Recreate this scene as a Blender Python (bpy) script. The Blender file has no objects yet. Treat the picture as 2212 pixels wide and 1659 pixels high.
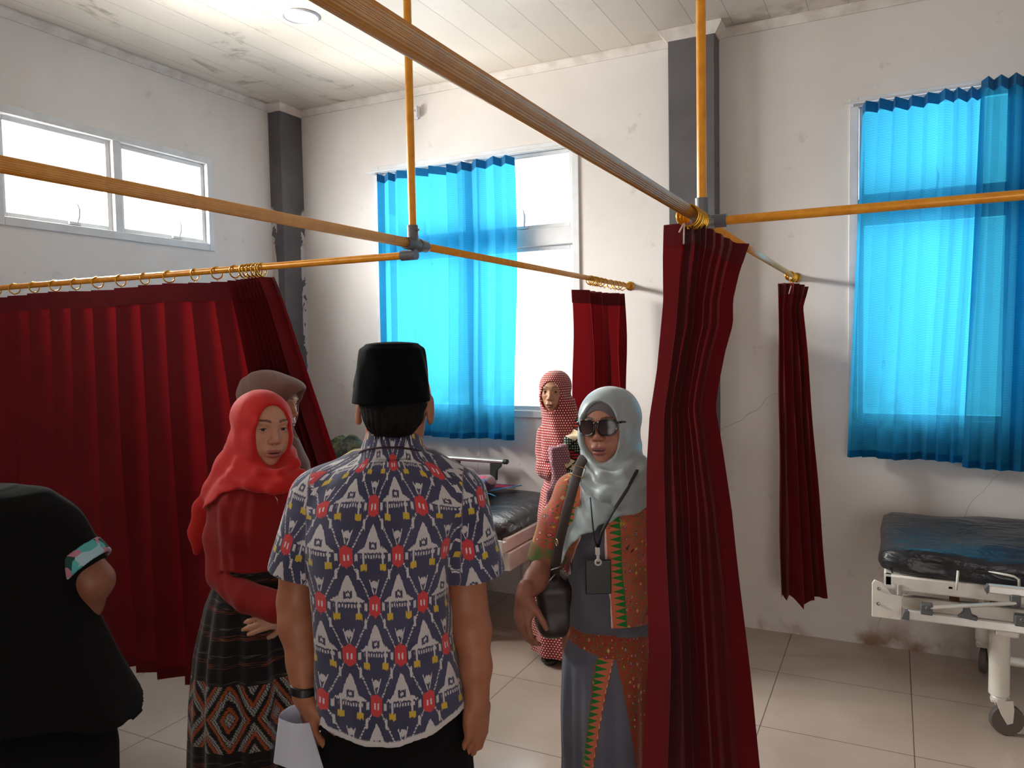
# Hospital ward with curtain rails and a group of visitors - Blender 4.5
import bpy, bmesh, math, random
import numpy as np
from mathutils import Vector, Matrix
random.seed(7)
rng = np.random.default_rng(11)
pi = math.pi
SC = bpy.context.scene
COL = SC.collection

# ------------------------------------------------------------------ camera
RES_X, RES_Y, FPX = 2212, 1659, 1664.7
CAM = np.array([0.0, 0.0, 1.65])
YAW, PIT, ROL = -0.4602, 0.0525, -0.018
_F = np.array([math.sin(YAW)*math.cos(PIT), math.cos(YAW)*math.cos(PIT), -math.sin(PIT)])
_R = np.cross(_F, [0, 0, 1]); _R /= np.linalg.norm(_R)
_U = np.cross(_R, _F)
_R, _U = _R*math.cos(ROL)+_U*math.sin(ROL), -_R*math.sin(ROL)+_U*math.cos(ROL)
cd = bpy.data.cameras.new('camera'); cam = bpy.data.objects.new('camera', cd); COL.objects.link(cam)
cd.sensor_fit = 'HORIZONTAL'; cd.sensor_width = 36.0; cd.lens = 36.0*FPX/RES_X
cd.clip_start = 0.05; cd.clip_end = 100
M = Matrix(((_R[0], _U[0], -_F[0], CAM[0]), (_R[1], _U[1], -_F[1], CAM[1]), (_R[2], _U[2], -_F[2], CAM[2]), (0, 0, 0, 1)))
cam.matrix_world = M
SC.camera = cam
# room measures (metres): back wall y = D, left wall x = XL, ceiling H
D, H, XL, XR, YB = 4.4775, 3.375, -4.0164, 3.4, -3.0

# ------------------------------------------------------------------ view, world, daylight
SC.view_settings.view_transform = 'Standard'
SC.view_settings.look = 'None'
SC.view_settings.gamma = 1.0
SC.view_settings.use_curve_mapping = False
SC.view_settings.exposure = 0.22
w = bpy.data.worlds.new('daylight_sky'); SC.world = w; w.use_nodes = True
bg = w.node_tree.nodes['Background']
bg.inputs[0].default_value = (1.0, 0.98, 0.96, 1); bg.inputs[1].default_value = 1.7
SC.cycles.max_bounces = 8; SC.cycles.diffuse_bounces = 4; SC.cycles.glossy_bounces = 3
SC.cycles.transparent_max_bounces = 12; SC.cycles.transmission_bounces = 6
SC.cycles.sample_clamp_indirect = 6.0
SC.cycles.caustics_reflective = False; SC.cycles.caustics_refractive = False
SC.cycles.use_denoising = True
SC.cycles.use_adaptive_sampling = True; SC.cycles.adaptive_threshold = 0.02

def area(name, loc, target, sx, sy, power, col=(1, 1, 1)):
    l = bpy.data.lights.new(name, 'AREA'); l.shape = 'RECTANGLE'; l.size = sx; l.size_y = sy
    l.energy = power; l.color = col
    o = bpy.data.objects.new(name, l); COL.objects.link(o); o.location = loc
    d = Vector(target)-Vector(loc); o.rotation_euler = d.to_track_quat('-Z', 'Y').to_euler()
    return o
area('daylight_back_window', (-2.5, D+0.6, 2.05), (-2.5, 0, 1.7), 1.5, 1.7, 62, (1, .97, .93))
area('daylight_right_window', (0.55, D+0.6, 2.05), (0.55, 0, 1.7), 1.5, 1.7, 55, (1, .97, .93))
area('daylight_high_window', (XL-1.1, 2.7, 3.35), (-2.1, 3.6, 1.0), 1.7, 1.3, 720, (1, .95, .90))
area('daylight_high_window_soft', (XL-0.40, 2.75, 2.60), (-1.6, 4.4, 2.2), 1.5, 0.8, 225, (1, .96, .92))
area('sunlit_roof_outside', (XL-3.6, 1.9, 0.7), (XL, 3.0, 2.58), 1.5, 1.1, 700, (1, .92, .84))
area('daylight_added_window', (XL-0.5, 0.2, 2.7), (0, 0.2, 1.6), 1.4, 0.6, 110, (1, .93, .87))  # for the unseen near window, added so more daylight enters
area('fill_added_doorway', (1.6, YB-0.6, 1.3), (1.2, 2, 1.3), 1.6, 2.2, 30, (1, .90, .82))  # fill light outside an unseen doorway added behind the camera

# ------------------------------------------------------------------ helpers: pixels of the survey -> world points
def ray(x, y): return _F+_R*(x-1106)/FPX-_U*(y-829.5)/FPX
def on_y(x, y, Y=D): v = ray(x, y); return CAM+v*Y/v[1]
def on_x(x, y, X=XL): v = ray(x, y); return CAM+v*X/v[0]
def on_z(x, y, z=0.0): v = ray(x, y); return CAM+v*(z-CAM[2])/v[2]
def at(x, y, d): return CAM+ray(x, y)*d

# ------------------------------------------------------------------ helpers: objects
def link(o, parent=None):
    COL.objects.link(o)
    if parent is not None: o.parent = parent
    return o
def tag(o, label=None, cat=None, group=None, kind=None):
    if label: o['label'] = label
    if cat: o['category'] = cat
    if group: o['group'] = group
    if kind: o['kind'] = kind
    return o
def empty(name, loc=(0, 0, 0), rz=0, parent=None):
    o = bpy.data.objects.new(name, None); o.empty_display_size = .05
    o.location = loc; o.rotation_euler = (0, 0, rz); return link(o, parent)
def copy_tree(o, parent=None):
    c = o.copy(); link(c, parent)
    for ch in list(o.children): copy_tree(ch, c)
    return c

class MB:
    """collects shapes into one mesh"""
    def __init__(s): s.v = []; s.f = []; s.uv = None
    def add(s, vs, fs):
        n = len(s.v); s.v += [tuple(map(float, p)) for p in vs]; s.f += [tuple(n+i for i in f) for f in fs]; return s
    def box(s, c, d, R=None):
        c = np.array(c, float); h = np.array(d, float)/2
        P = [np.array(q)*h for q in [(-1,-1,-1),(1,-1,-1),(1,1,-1),(-1,1,-1),(-1,-1,1),(1,-1,1),(1,1,1),(-1,1,1)]]
        if R is not None: P = [np.array(R@Vector(p)) for p in P]
        return s.add([c+p for p in P], [(0,3,2,1),(4,5,6,7),(0,1,5,4),(1,2,6,5),(2,3,7,6),(3,0,4,7)])
    def span(s, a, b):
        a = np.array(a, float); b = np.array(b, float)
        return s.box((a+b)/2, np.abs(b-a))
    def tube(s, pts, r, n=12, closed=False, cap=True, flute=0, fa=0.0, flat=1.0):
        P = [Vector(p) for p in pts]; m = len(P)
        rr = r if hasattr(r, '__len__') else [r]*m
        up = None; base = len(s.v); vs = []
        for i, p in enumerate(P):
            if closed: t = P[(i+1) % m]-P[i-1]
            else: t = (P[min(i+1, m-1)]-P[max(i-1, 0)])
            t.normalize()
            if up is None:
                up = Vector((0, 0, 1)) if abs(t.z) < .9 else Vector((1, 0, 0))
            x = t.cross(up)
            if x.length < 1e-6: x = t.cross(Vector((0, 1, 0)))
            x.normalize(); y = x.cross(t); y.normalize(); up = y
            for k in range(n):
                a = 2*pi*k/n; q = rr[i]*(1+(fa*math.cos(a*flute) if flute else 0))
                vs.append(p+x*q*math.cos(a)+y*q*flat*math.sin(a))
        fs = []
        for i in range(m if closed else m-1):
            j = (i+1) % m
            for k in range(n):
                l = (k+1) % n; fs.append((i*n+k, j*n+k, j*n+l, i*n+l))
        if cap and not closed:
            fs.append(tuple(range(n-1, -1, -1))[::-1]); fs.append(tuple((m-1)*n+k for k in range(n))[::-1])
        return s.add(vs, fs)
    def lathe(s, c, axis, prof, n=24):
        c = Vector(c); z = Vector(axis).normalized(); x = z.orthogonal().normalized(); y = z.cross(x)
        vs = []; fs = []
        for (r, h) in prof:
            for k in range(n):
                a = 2*pi*k/n; vs.append(c+z*h+(x*math.cos(a)+y*math.sin(a))*r)
        for i in range(len(prof)-1):
            for k in range(n):
                l = (k+1) % n; fs.append((i*n+k, i*n+l, (i+1)*n+l, (i+1)*n+k))
        fs.append(tuple(range(n))[::-1]); fs.append(tuple((len(prof)-1)*n+k for k in range(n)))
        return s.add(vs, fs)
    def torus(s, c, axis, R, r, n=28, m=10):
        c = Vector(c); z = Vector(axis).normalized(); x = z.orthogonal().normalized(); y = z.cross(x)
        pts = [c+(x*math.cos(2*pi*k/n)+y*math.sin(2*pi*k/n))*R for k in range(n)]
        return s.tube(pts, r, m, closed=True)
    def prism(s, poly, o, ux, uy, depth):
        """2D outline poly in plane (o,ux,uy), extruded along ux x uy by depth"""
        o, ux, uy = Vector(o), Vector(ux), Vector(uy); n = ux.cross(uy).normalized()*depth
        a = [o+ux*p[0]+uy*p[1] for p in poly]; b = [p+n for p in a]; k = len(a)
        return s.add(a+b, [tuple(range(k))[::-1], tuple(range(k, 2*k))]+[(i, (i+1) % k, k+(i+1) % k, k+i) for i in range(k)])
    def sheet(s, nu, nv, fn):
        vs = [fn(i/(nu-1), j/(nv-1)) for j in range(nv) for i in range(nu)]
        fs = [(j*nu+i, j*nu+i+1, (j+1)*nu+i+1, (j+1)*nu+i) for j in range(nv-1) for i in range(nu-1)]
        return s.add(vs, fs)
    def build(s, name, mat, parent=None, smooth=False, bevel=0, seg=2, auto=True, solid=0, sub=0):
        me = bpy.data.meshes.new(name); me.from_pydata(s.v, [], s.f); me.update()
        bm = bmesh.new(); bm.from_mesh(me); bmesh.ops.recalc_face_normals(bm, faces=bm.faces); bm.to_mesh(me); bm.free()
        if mat: me.materials.append(mat)
        o = bpy.data.objects.new(name, me); link(o, parent)
        if bevel:
            b = o.modifiers.new('bevel', 'BEVEL'); b.width = bevel; b.segments = seg; b.limit_method = 'ANGLE'; b.angle_limit = .7
        if solid:
            b = o.modifiers.new('thickness', 'SOLIDIFY'); b.thickness = solid; b.offset = 0
        if sub:
            b = o.modifiers.new('sub', 'SUBSURF'); b.levels = sub; b.render_levels = sub
        if smooth or bevel:
            me.polygons.foreach_set('use_smooth', [True]*len(me.polygons))
            if not smooth or smooth == 'auto':
                try: me.set_sharp_from_angle(angle=0.6)
                except Exception: pass
        return o

# ------------------------------------------------------------------ helpers: materials
class NT:
    def __init__(s, name, rough=.5, metal=0.0, spec=.5, sheen=0.0):
        s.m = bpy.data.materials.new(name); s.m.use_nodes = True; s.t = s.m.node_tree; s.n = s.t.nodes
        s.b = s.n['Principled BSDF']; s.out = s.n['Material Output']
        s.b.inputs['Roughness'].default_value = rough; s.b.inputs['Metallic'].default_value = metal
        s.b.inputs['Specular IOR Level'].default_value = spec
        if sheen: s.b.inputs['Sheen Weight'].default_value = sheen; s.b.inputs['Sheen Roughness'].default_value = .5
        s._c = None
    def lk(s, a, b): s.t.links.new(a, b)
    @property
    def co(s):
        if s._c is None: s._c = s.n.new('ShaderNodeTexCoord')
        return s._c.outputs['Object']
    def math(s, op, a, b=None, c=None, clamp=False):
        n = s.n.new('ShaderNodeMath'); n.operation = op; n.use_clamp = clamp
        for i, v in enumerate((a, b, c)):
            if v is None: continue
            if isinstance(v, (int, float)): n.inputs[i].default_value = v
            else: s.lk(v, n.inputs[i])
        return n.outputs[0]
    def xyz(s, v=None):
        n = s.n.new('ShaderNodeSeparateXYZ'); s.lk(v or s.co, n.inputs[0]); return n.outputs
    def scaled(s, sc, v=None):
        n = s.n.new('ShaderNodeMapping'); n.inputs['Scale'].default_value = sc; s.lk(v or s.co, n.inputs[0]); return n.outputs[0]
    def noise(s, scale, detail=4, v=None, rough=.55, dist=0):
        n = s.n.new('ShaderNodeTexNoise'); n.inputs['Scale'].default_value = scale; n.inputs['Detail'].default_value = detail
        n.inputs['Roughness'].default_value = rough; n.inputs['Distortion'].default_value = dist
        s.lk(v or s.co, n.inputs['Vector']); return n.outputs['Fac']
    def ramp(s, f, lo, hi):
        n = s.n.new('ShaderNodeMapRange'); n.interpolation_type = 'SMOOTHSTEP'
        n.inputs[1].default_value = lo; n.inputs[2].default_value = hi; s.lk(f, n.inputs[0]); return n.outputs[0]
    def mix(s, f, a, b):
        n = s.n.new('ShaderNodeMix'); n.data_type = 'RGBA'
        if isinstance(f, (int, float)): n.inputs[0].default_value = f
        else: s.lk(f, n.inputs[0])
        for i, v in ((6, a), (7, b)):
            if isinstance(v, tuple): n.inputs[i].default_value = (*v[:3], 1)
            else: s.lk(v, n.inputs[i])
        return n.outputs[2]
    def lines(s, c, period, off, hw):
        """1 on thin lines of half width hw at off + k*period"""
        a = s.math('SUBTRACT', c, off-period/2); a = s.math('DIVIDE', a, period); a = s.math('FRACT', a)
        a = s.math('ABSOLUTE', s.math('SUBTRACT', a, .5))
        return s.math('LESS_THAN', a, hw/period)
    def base(s, c):
        if isinstance(c, tuple): s.b.inputs['Base Color'].default_value = (*c[:3], 1)
        else: s.lk(c, s.b.inputs['Base Color'])
        return s
    def bump(s, h, strength=.3, dist=.002):
        n = s.n.new('ShaderNodeBump'); n.inputs['Strength'].default_value = strength; n.inputs['Distance'].default_value = dist
        s.lk(h, n.inputs['Height']); s.lk(n.outputs[0], s.b.inputs['Normal']); s.bn = n.outputs[0]; return s
    def vcol(s, name='Col'):
        n = s.n.new('ShaderNodeVertexColor'); n.layer_name = name; return n.outputs[0]

def plain(name, c, rough=.5, metal=0.0, spec=.5, c2=None, scale=8, bump=0, bscale=60, sheen=0.0):
    t = NT(name, rough, metal, spec, sheen)
    c2 = c2 or tuple(x*.86 for x in c)
    t.base(t.mix(t.ramp(t.noise(scale), .35, .7), c, c2))
    if bump: t.bump(t.noise(bscale, 3), bump, .002)
    return t.m
def srgb(r, g, b): return tuple(((x/255)/12.92 if x/255 <= .04045 else ((x/255+.055)/1.055)**2.4) for x in (r, g, b))

def cloth(name, c, trans=.0, c_trans=None, transp=0.0, rough=.85, weave=900, sheen=.2, c2=None, vcol=False, bump=.25, spec=.2):
    """woven fabric; trans = share of light passing diffusely, transp = open weave"""
    t = NT(name, rough, 0, spec, sheen)
    if vcol: col = t.vcol()
    else: col = t.mix(t.ramp(t.noise(5), .3, .7), c, c2 or tuple(x*.8 for x in c))
    t.base(col); t.bump(t.noise(weave, 2), bump, .0006)
    sh = t.b.outputs[0]
    if trans:
        n = t.n.new('ShaderNodeBsdfTranslucent')
        if c_trans: n.inputs[0].default_value = (*c_trans, 1)
        else: t.lk(col, n.inputs[0])
        mx = t.n.new('ShaderNodeMixShader'); mx.inputs[0].default_value = trans
        t.lk(sh, mx.inputs[1]); t.lk(n.outputs[0], mx.inputs[2]); sh = mx.outputs[0]
    if transp:
        n = t.n.new('ShaderNodeBsdfTransparent'); n.inputs[0].default_value = (*(c_trans or c), 1)
        mx = t.n.new('ShaderNodeMixShader'); mx.inputs[0].default_value = transp
        t.lk(sh, mx.inputs[1]); t.lk(n.outputs[0], mx.inputs[2]); sh = mx.outputs[0]
    t.lk(sh, t.out.inputs[0]); return t.m

# walls
def wall_mat(name, dirt_axis_floor=True):
    t = NT(name, .62, 0, .35)
    c = t.mix(t.ramp(t.noise(1.3, 5), .35, .7), srgb(229, 224, 220), srgb(219, 212, 207))
    x, y, z = t.xyz()
    low = t.ramp(z, .22, .0)
    n = t.ramp(t.noise(3.5, 6), .52, .72)
    c = t.mix(t.math('MULTIPLY', low, n), c, srgb(150, 118, 96))
    n2 = t.ramp(t.noise(9, 6), .66, .74)
    c = t.mix(t.math('MULTIPLY', n2, .22), c, srgb(150, 140, 132))
    # hairline plaster cracks
    v = t.n.new('ShaderNodeTexVoronoi'); v.feature = 'DISTANCE_TO_EDGE'; v.inputs['Scale'].default_value = .55
    mp = t.n.new('ShaderNodeVectorMath'); mp.operation = 'ADD'; ns = t.n.new('ShaderNodeTexNoise'); ns.inputs['Scale'].default_value = 4
    vs_ = t.n.new('ShaderNodeVectorMath'); vs_.operation = 'SCALE'; vs_.inputs[3].default_value = .14; t.lk(ns.outputs['Color'], vs_.inputs[0])
    t.lk(t.co, ns.inputs['Vector']); t.lk(t.co, mp.inputs[0]); t.lk(vs_.outputs[0], mp.inputs[1]); t.lk(mp.outputs[0], v.inputs['Vector'])
    cr = t.math('LESS_THAN', v.outputs['Distance'], .0011)
    cr = t.math('MULTIPLY', cr, t.ramp(t.noise(1.1, 2), .5, .6))
    cr = t.math('MULTIPLY', cr, t.ramp(z, 1.9, 1.2))
    c = t.mix(t.math('MULTIPLY', cr, .35), c, srgb(120, 105, 95))
    t.base(c); t.bump(t.noise(40, 6), .12, .003); return t.m
M_wall = wall_mat('wall_paint')
def floor_mat():
    t = NT('floor_tiles', .13, 0, .5)
    x, y, z = t.xyz()
    c = t.mix(t.ramp(t.noise(2.2, 5), .3, .75), srgb(196, 180, 167), srgb(186, 169, 155))
    sp = t.ramp(t.noise(90, 2), .68, .72)
    c = t.mix(t.math('MULTIPLY', sp, .12), c, srgb(120, 100, 85))
    g = t.math('MAXIMUM', t.lines(x, .585, -.5, .0022), t.lines(y, .585, 3.92, .0022))
    c = t.mix(g, c, srgb(110, 94, 80)); t.base(c)
    r = t.math('ADD', t.math('MULTIPLY', t.noise(4, 5), .14), .08)
    t.lk(t.math('MAXIMUM', r, t.math('MULTIPLY', g, .6)), t.b.inputs['Roughness'])
    t.bump(t.math('SUBTRACT', 1, g), .3, .001); return t.m
def ceil_mat():
    t = NT('ceiling_pvc_planks', .28, 0, .5)
    x, y, z = t.xyz()
    pl = t.math('FLOOR', t.math('DIVIDE', t.math('SUBTRACT', x, -2.34), .1925))
    wn = t.n.new('ShaderNodeTexWhiteNoise'); wn.noise_dimensions = '1D'; t.lk(pl, wn.inputs['W'])
    c = t.mix(wn.outputs['Value'], srgb(226, 217, 205), srgb(214, 205, 193))
    st = t.noise(2.2, 7, t.scaled((2.2, 1.1, 1)), .7, .8)
    sm = t.ramp(st, .56, .70)
    near = t.math('MAXIMUM', t.ramp(x, -2.7, -3.5), .18)
    c = t.mix(t.math('MULTIPLY', t.math('MULTIPLY', sm, near), .8), c, srgb(140, 128, 110))
    bs = t.math('MULTIPLY', t.ramp(y, D-.35, D-.03), t.ramp(t.noise(6, 6), .45, .65))
    c = t.mix(t.math('MULTIPLY', t.math('MULTIPLY', bs, t.ramp(x, -1.6, -.6)), .6), c, srgb(120, 112, 100))
    g = t.lines(x, .1925, -2.34, .0022)
    c = t.mix(t.math('MULTIPLY', g, .55), c, srgb(120, 110, 100)); t.base(c)
    t.bump(t.math('SUBTRACT', 1, g), .5, .002); return t.m
M_floor, M_ceil = floor_mat(), ceil_mat()
def column_mat():
    t = NT('grey_column_paint', .55, 0, .3)
    c = t.mix(t.ramp(t.noise(3, 5), .35, .7), srgb(104, 101, 103), srgb(92, 89, 92))
    t.base(c); t.bump(t.noise(30, 6), .2, .004); return t.m
def column_mat_flaked():
    t = NT('grey_column_paint_flaked', .55, 0, .3)
    c = t.mix(t.ramp(t.noise(3, 5), .35, .7), srgb(100, 98, 101), srgb(86, 84, 88))
    x, y, z = t.xyz()
    n = t.noise(9, 7, t.scaled((1.6, 1.6, .75)), .65, .6)
    # scraped white strips along both edges of the column between 1.5 m and 2.5 m
    e = t.math('MINIMUM', t.math('ABSOLUTE', t.math('SUBTRACT', x, XL)), t.math('ABSOLUTE', t.math('SUBTRACT', y, D)))
    edge = t.ramp(e, .08, .0)
    band = t.math('MULTIPLY', t.ramp(z, 1.2, 1.7), t.ramp(z, 2.75, 2.5))
    f = t.math('MULTIPLY', t.math('MULTIPLY', edge, band), t.ramp(n, .40, .48))
    c = t.mix(t.ramp(f, .25, .4), c, srgb(200, 198, 198))
    t.base(c); t.bump(t.noise(30, 6), .2, .004); return t.m
M_white = plain('white_aluminium_frame', srgb(226, 228, 230), .4, 0, .5, srgb(214, 214, 214), 6)
M_trim = plain('white_cornice', srgb(226, 219, 212), .6, 0, .3, srgb(205, 196, 188), 9)
def glass_mat():
    m = bpy.data.materials.new('window_glass'); m.use_nodes = True; t = m.node_tree; n = t.nodes; n.remove(n['Principled BSDF'])
    a = n.new('ShaderNodeBsdfTransparent'); a.inputs[0].default_value = (.95, .97, .97, 1)
    g = n.new('ShaderNodeBsdfGlossy'); g.inputs['Roughness'].default_value = .05
    fr = n.new('ShaderNodeFresnel'); fr.inputs[0].default_value = 1.45
    nz = n.new('ShaderNodeTexNoise'); nz.inputs['Scale'].default_value = 3
    mu = n.new('ShaderNodeMath'); mu.operation = 'MULTIPLY'; t.links.new(fr.outputs[0], mu.inputs[0]); t.links.new(nz.outputs[0], mu.inputs[1])
    mx = n.new('ShaderNodeMixShader'); t.links.new(mu.outputs[0], mx.inputs[0])
    t.links.new(a.outputs[0], mx.inputs[1]); t.links.new(g.outputs[0], mx.inputs[2]); t.links.new(mx.outputs[0], n['Material Output'].inputs[0])
    return m
M_glass = glass_mat()

# ================================================================== THE ROOM
def wall_with_holes(name, u0, u1, z0, z1, holes, place, thick=.16):
    """place(u, w, z) -> world; w: 0 inner face .. thick outer"""
    us = sorted({u0, u1, *[h[0] for h in holes], *[h[1] for h in holes]})
    zs = sorted({z0, z1, *[h[2] for h in holes], *[h[3] for h in holes]})
    m = MB()
    solid = lambda i, j: 0 <= i < len(us)-1 and 0 <= j < len(zs)-1 and not any(
        us[i] >= h[0]-1e-6 and us[i+1] <= h[1]+1e-6 and zs[j] >= h[2]-1e-6 and zs[j+1] <= h[3]+1e-6 for h in holes)
    for i in range(len(us)-1):
        for j in range(len(zs)-1):
            if not solid(i, j): continue
            a, b, c, d = us[i], us[i+1], zs[j], zs[j+1]
            for w in (0, thick): m.add([place(a, w, c), place(b, w, c), place(b, w, d), place(a, w, d)], [(0, 1, 2, 3)])
            for di, dj, q in ((-1, 0, [(a, c), (a, d)]), (1, 0, [(b, c), (b, d)]), (0, -1, [(a, c), (b, c)]), (0, 1, [(a, d), (b, d)])):
                if not solid(i+di, j+dj):
                    (p, r), (s_, t_) = q
                    m.add([place(p, 0, r), place(s_, 0, t_), place(s_, thick, t_), place(p, thick, r)], [(0, 1, 2, 3)])
    o = m.build(name, M_wall)
    bm = bmesh.new(); bm.from_mesh(o.data); bmesh.ops.remove_doubles(bm, verts=bm.verts, dist=1e-4)
    bmesh.ops.recalc_face_normals(bm, faces=bm.faces); bm.to_mesh(o.data); bm.free()
    return tag(o, kind='structure')
W1 = (-3.266, -1.735, 1.172, 2.896)
W2 = (-0.217, 1.315, 1.172, 2.896)
W3 = (2.335, 3.722, 2.29, 2.896)
W4 = (-0.5, 0.9, 2.29, 2.896)
wall_with_holes('wall_back', XL-.16, XR+.16, 0, H, [W1, W2], lambda u, w, z: (u, D+w, z))
wall_with_holes('wall_left', YB-.16, D+.16, 0, H, [W3, W4], lambda u, w, z: (XL-w, u, z))
wall_with_holes('wall_right', YB-.16, D+.16, 0, H, [], lambda u, w, z: (XR+w, u, z))
wall_with_holes('wall_front', XL-.16, XR+.16, 0, H, [(.8, 2.4, 0, 2.3)], lambda u, w, z: (u, YB-w, z))  # doorway opening is unseen, added to let the fill light in
tag(MB().span((XL-.16, YB-.16, -.12), (XR+.16, D+.16, 0)).build('floor', M_floor), kind='structure')
tag(MB().span((XL-.16, YB-.16, H), (XR+.16, D+.16, H+.1)).build('ceiling', M_ceil), kind='structure')

# cornice along the walls and the white collars round the column heads
def cornice(name, pts, w=.035, h=.045):
    m = MB()
    for (a, b, n) in pts:
        a, b, n = Vector(a), Vector(b), Vector(n)
        prof = [(0, 0), (w, 0), (w, -.010), (w*.45, -h*.75), (.010, -h), (0, -h)]
        vs = [a+n*p[0]+Vector((0, 0, p[1])) for p in prof]+[b+n*p[0]+Vector((0, 0, p[1])) for p in prof]
        k = len(prof)
        m.add(vs, [tuple(range(k)), tuple(range(k, 2*k))[::-1]]+[(i, (i+1) % k, k+(i+1) % k, k+i) for i in range(k)])
    return tag(m.build(name, M_trim), kind='structure')
PX0, PX1, PY = -1.146, -0.888, D-.125         # projecting grey column on the back wall
CX, CY = -3.905, 4.255                         # corner column
z = H-.001
cornice('trim_1', [((CX, D-.001, z), (PX0, D-.001, z), (0, -1, 0)), ((PX1, D-.001, z), (XR, D-.001, z), (0, -1, 0))])
cornice('trim_2', [((XL+.001, YB, z), (XL+.001, CY, z), (1, 0, 0))])
w_ = .05
def collar(name, x0, x1, y):
    m = MB()
    # mitred moulding round the three free sides
    prof = [(0, 0), (.045, 0), (.045, -.010), (.018, -.04), (.006, -.055), (0, -.055)]
    ring = []
    for (d_, hh) in prof:
        ring.append([(x0-d_, D-.001, z+hh), (x0-d_, y-d_, z+hh), (x1+d_, y-d_, z+hh), (x1+d_, D-.001, z+hh)])
    vs = [p for r in ring for p in r]; fs = []
    for i in range(len(prof)-1):
        for j in range(3): fs.append((i*4+j, i*4+j+1, (i+1)*4+j+1, (i+1)*4+j))
    m.add(vs, fs)
    return tag(m.build(name, M_trim), kind='structure')
collar('trim_3', PX0, PX1, PY)
m = MB()
prof = [(0, 0), (.04, 0), (.04, -.010), (.018, -.036), (.006, -.05), (0, -.05)]
vs = []
for (d_, hh) in prof: vs += [(XL, CY-d_, z+hh), (CX+d_, CY-d_, z+hh), (CX+d_, D, z+hh)]
m.add(vs, [(i*3+j, i*3+j+1, (i+1)*3+j+1, (i+1)*3+j) for i in range(5) for j in range(2)])
tag(m.build('trim_4', M_trim), kind='structure')
c = MB().span((PX0, PY, 0), (PX1, D+.01, H)).build('column', column_mat(), bevel=.004)
tag(c, 'dark grey square column projecting from the back wall between the two windows', kind='structure')
c = MB().span((XL-.01, CY, 0), (CX, D+.01, H)).build('column', column_mat_flaked(), bevel=.004)
tag(c, 'dark grey corner column with scraped paint edges', kind='structure')

# windows
def window(name, box, place, cols, rows, latch=True, arch=.045):
    """box = (u0,u1,z0,z1); place(u,w,z); w<0 is into the room. rows = list of (z0,z1) sash openings"""
    u0, u1, z0, z1 = box
    root = empty(name, place((u0+u1)/2, 0, z0)); tag(root, kind='structure')
    inv = root.matrix_world.inverted() if False else None
    off = Vector(place((u0+u1)/2, 0, z0))
    def P(u, w, zz): return Vector(place(u, w, zz))-off
    def bx(m, a, b): p, q = P(*a), P(*b); m.span(p, q)
    f = MB(); e = arch
    bx(f, (u0, -.012, z0), (u0+e, .09, z1)); bx(f, (u1-e, -.012, z0), (u1, .09, z1))
    bx(f, (u0+e, -.012, z0), (u1-e, .09, z0+e)); bx(f, (u0+e, -.012, z1-e), (u1-e, .09, z1))
    f.build('window_frame', M_white, root, bevel=.003)
    iu0, iu1 = u0+e, u1-e
    cw = (iu1-iu0)/cols; mull = .05
    if cols > 1:
        mm = MB()
        for c_ in range(1, cols): bx(mm, (iu0+c_*cw-mull/2, -.008, z0+e), (iu0+c_*cw+mull/2, .085, z1-e))
        mm.build('mullion', M_white, root, bevel=.003)
    if len(rows) > 1:
        mm = MB()
        for c_ in range(cols):
            a, b = iu0+c_*cw+(mull/2 if c_ else 0), iu0+(c_+1)*cw-(mull/2 if c_ < cols-1 else 0)
            bx(mm, (a, -.006, rows[0][1]), (b, .085, rows[1][0]))
        mm.build('transom', M_white, root, bevel=.003)
    for c_ in range(cols):
        a, b = iu0+c_*cw+(mull/2 if c_ else 0), iu0+(c_+1)*cw-(mull/2 if c_ < cols-1 else 0)
        for ri, (za, zb) in enumerate(rows):
            s_ = MB(); t_ = .028; g0, g1 = .02, .055
            bx(s_, (a+.002, g0, za+.002), (a+t_, g1, zb-.002)); bx(s_, (b-t_, g0, za+.002), (b-.002, g1, zb-.002))
            bx(s_, (a+t_, g0, za+.002), (b-t_, g1, za+t_)); bx(s_, (a+t_, g0, zb-t_), (b-t_, g1, zb-.002))
            so = s_.build('window_sash', M_white, root, bevel=.003)
            g = MB(); bx(g, (a+t_-.004, .034, za+t_-.004), (b-t_+.004, .039, zb-t_+.004)); g.build('glass_pane', M_glass, so)
            if latch and (ri == len(rows)-1 or latch == 'all'):
                l = MB(); cu = (a+b)/2 if latch != 'all' else a+.62*(b-a)
                bx(l, (cu-.035, .004, za+.008), (cu+.035, .02, za+.022))
                l.tube([P(cu+.012, .008, za+.018), P(cu+.018, .0, za+.05), P(cu+.02, -.002, za+.09), P(cu+.008, 0, za+.13)], [.005, .006, .006, .002], 8)
                l.build('window_latch', M_white, so, smooth='auto')
    return root
rows = [(1.217, 2.262), (2.370, 2.851)]
window('window_1', W1, lambda u, w, z: (u, D+w, z), 2, rows)
window('window_2', W2, lambda u, w, z: (u, D+w, z), 2, rows)
window('window_3', W3, lambda u, w, z: (XL-w, u, z), 2, [(2.335, 2.851)], 'all')
window('window_4', W4, lambda u, w, z: (XL-w, u, z), 2, [(2.335, 2.851)], 'all')  # unseen window, added as a further opening for daylight

# round ceiling light
L = on_z(648, 35, H)
r = empty('ceiling_light', L); tag(r, 'round white flush downlight in the planked ceiling above the window side', 'ceiling light')
M_plastic = plain('white_plastic', srgb(232, 230, 236), .35)
M_diff = plain('opal_diffuser', srgb(238, 234, 246), .5)
MB().lathe((0, 0, 0), (0, 0, -1), [(.10, 0), (.10, .004), (.092, .009), (.082, .006), (.082, 0)], 40).build('light_rim', M_plastic, r, smooth='auto')
MB().lathe((0, 0, 0), (0, 0, -1), [(.081, .001), (.081, .004), (.05, .0055), (.0, .006)], 40).build('light_diffuser', M_diff, r, smooth='auto')
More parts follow.
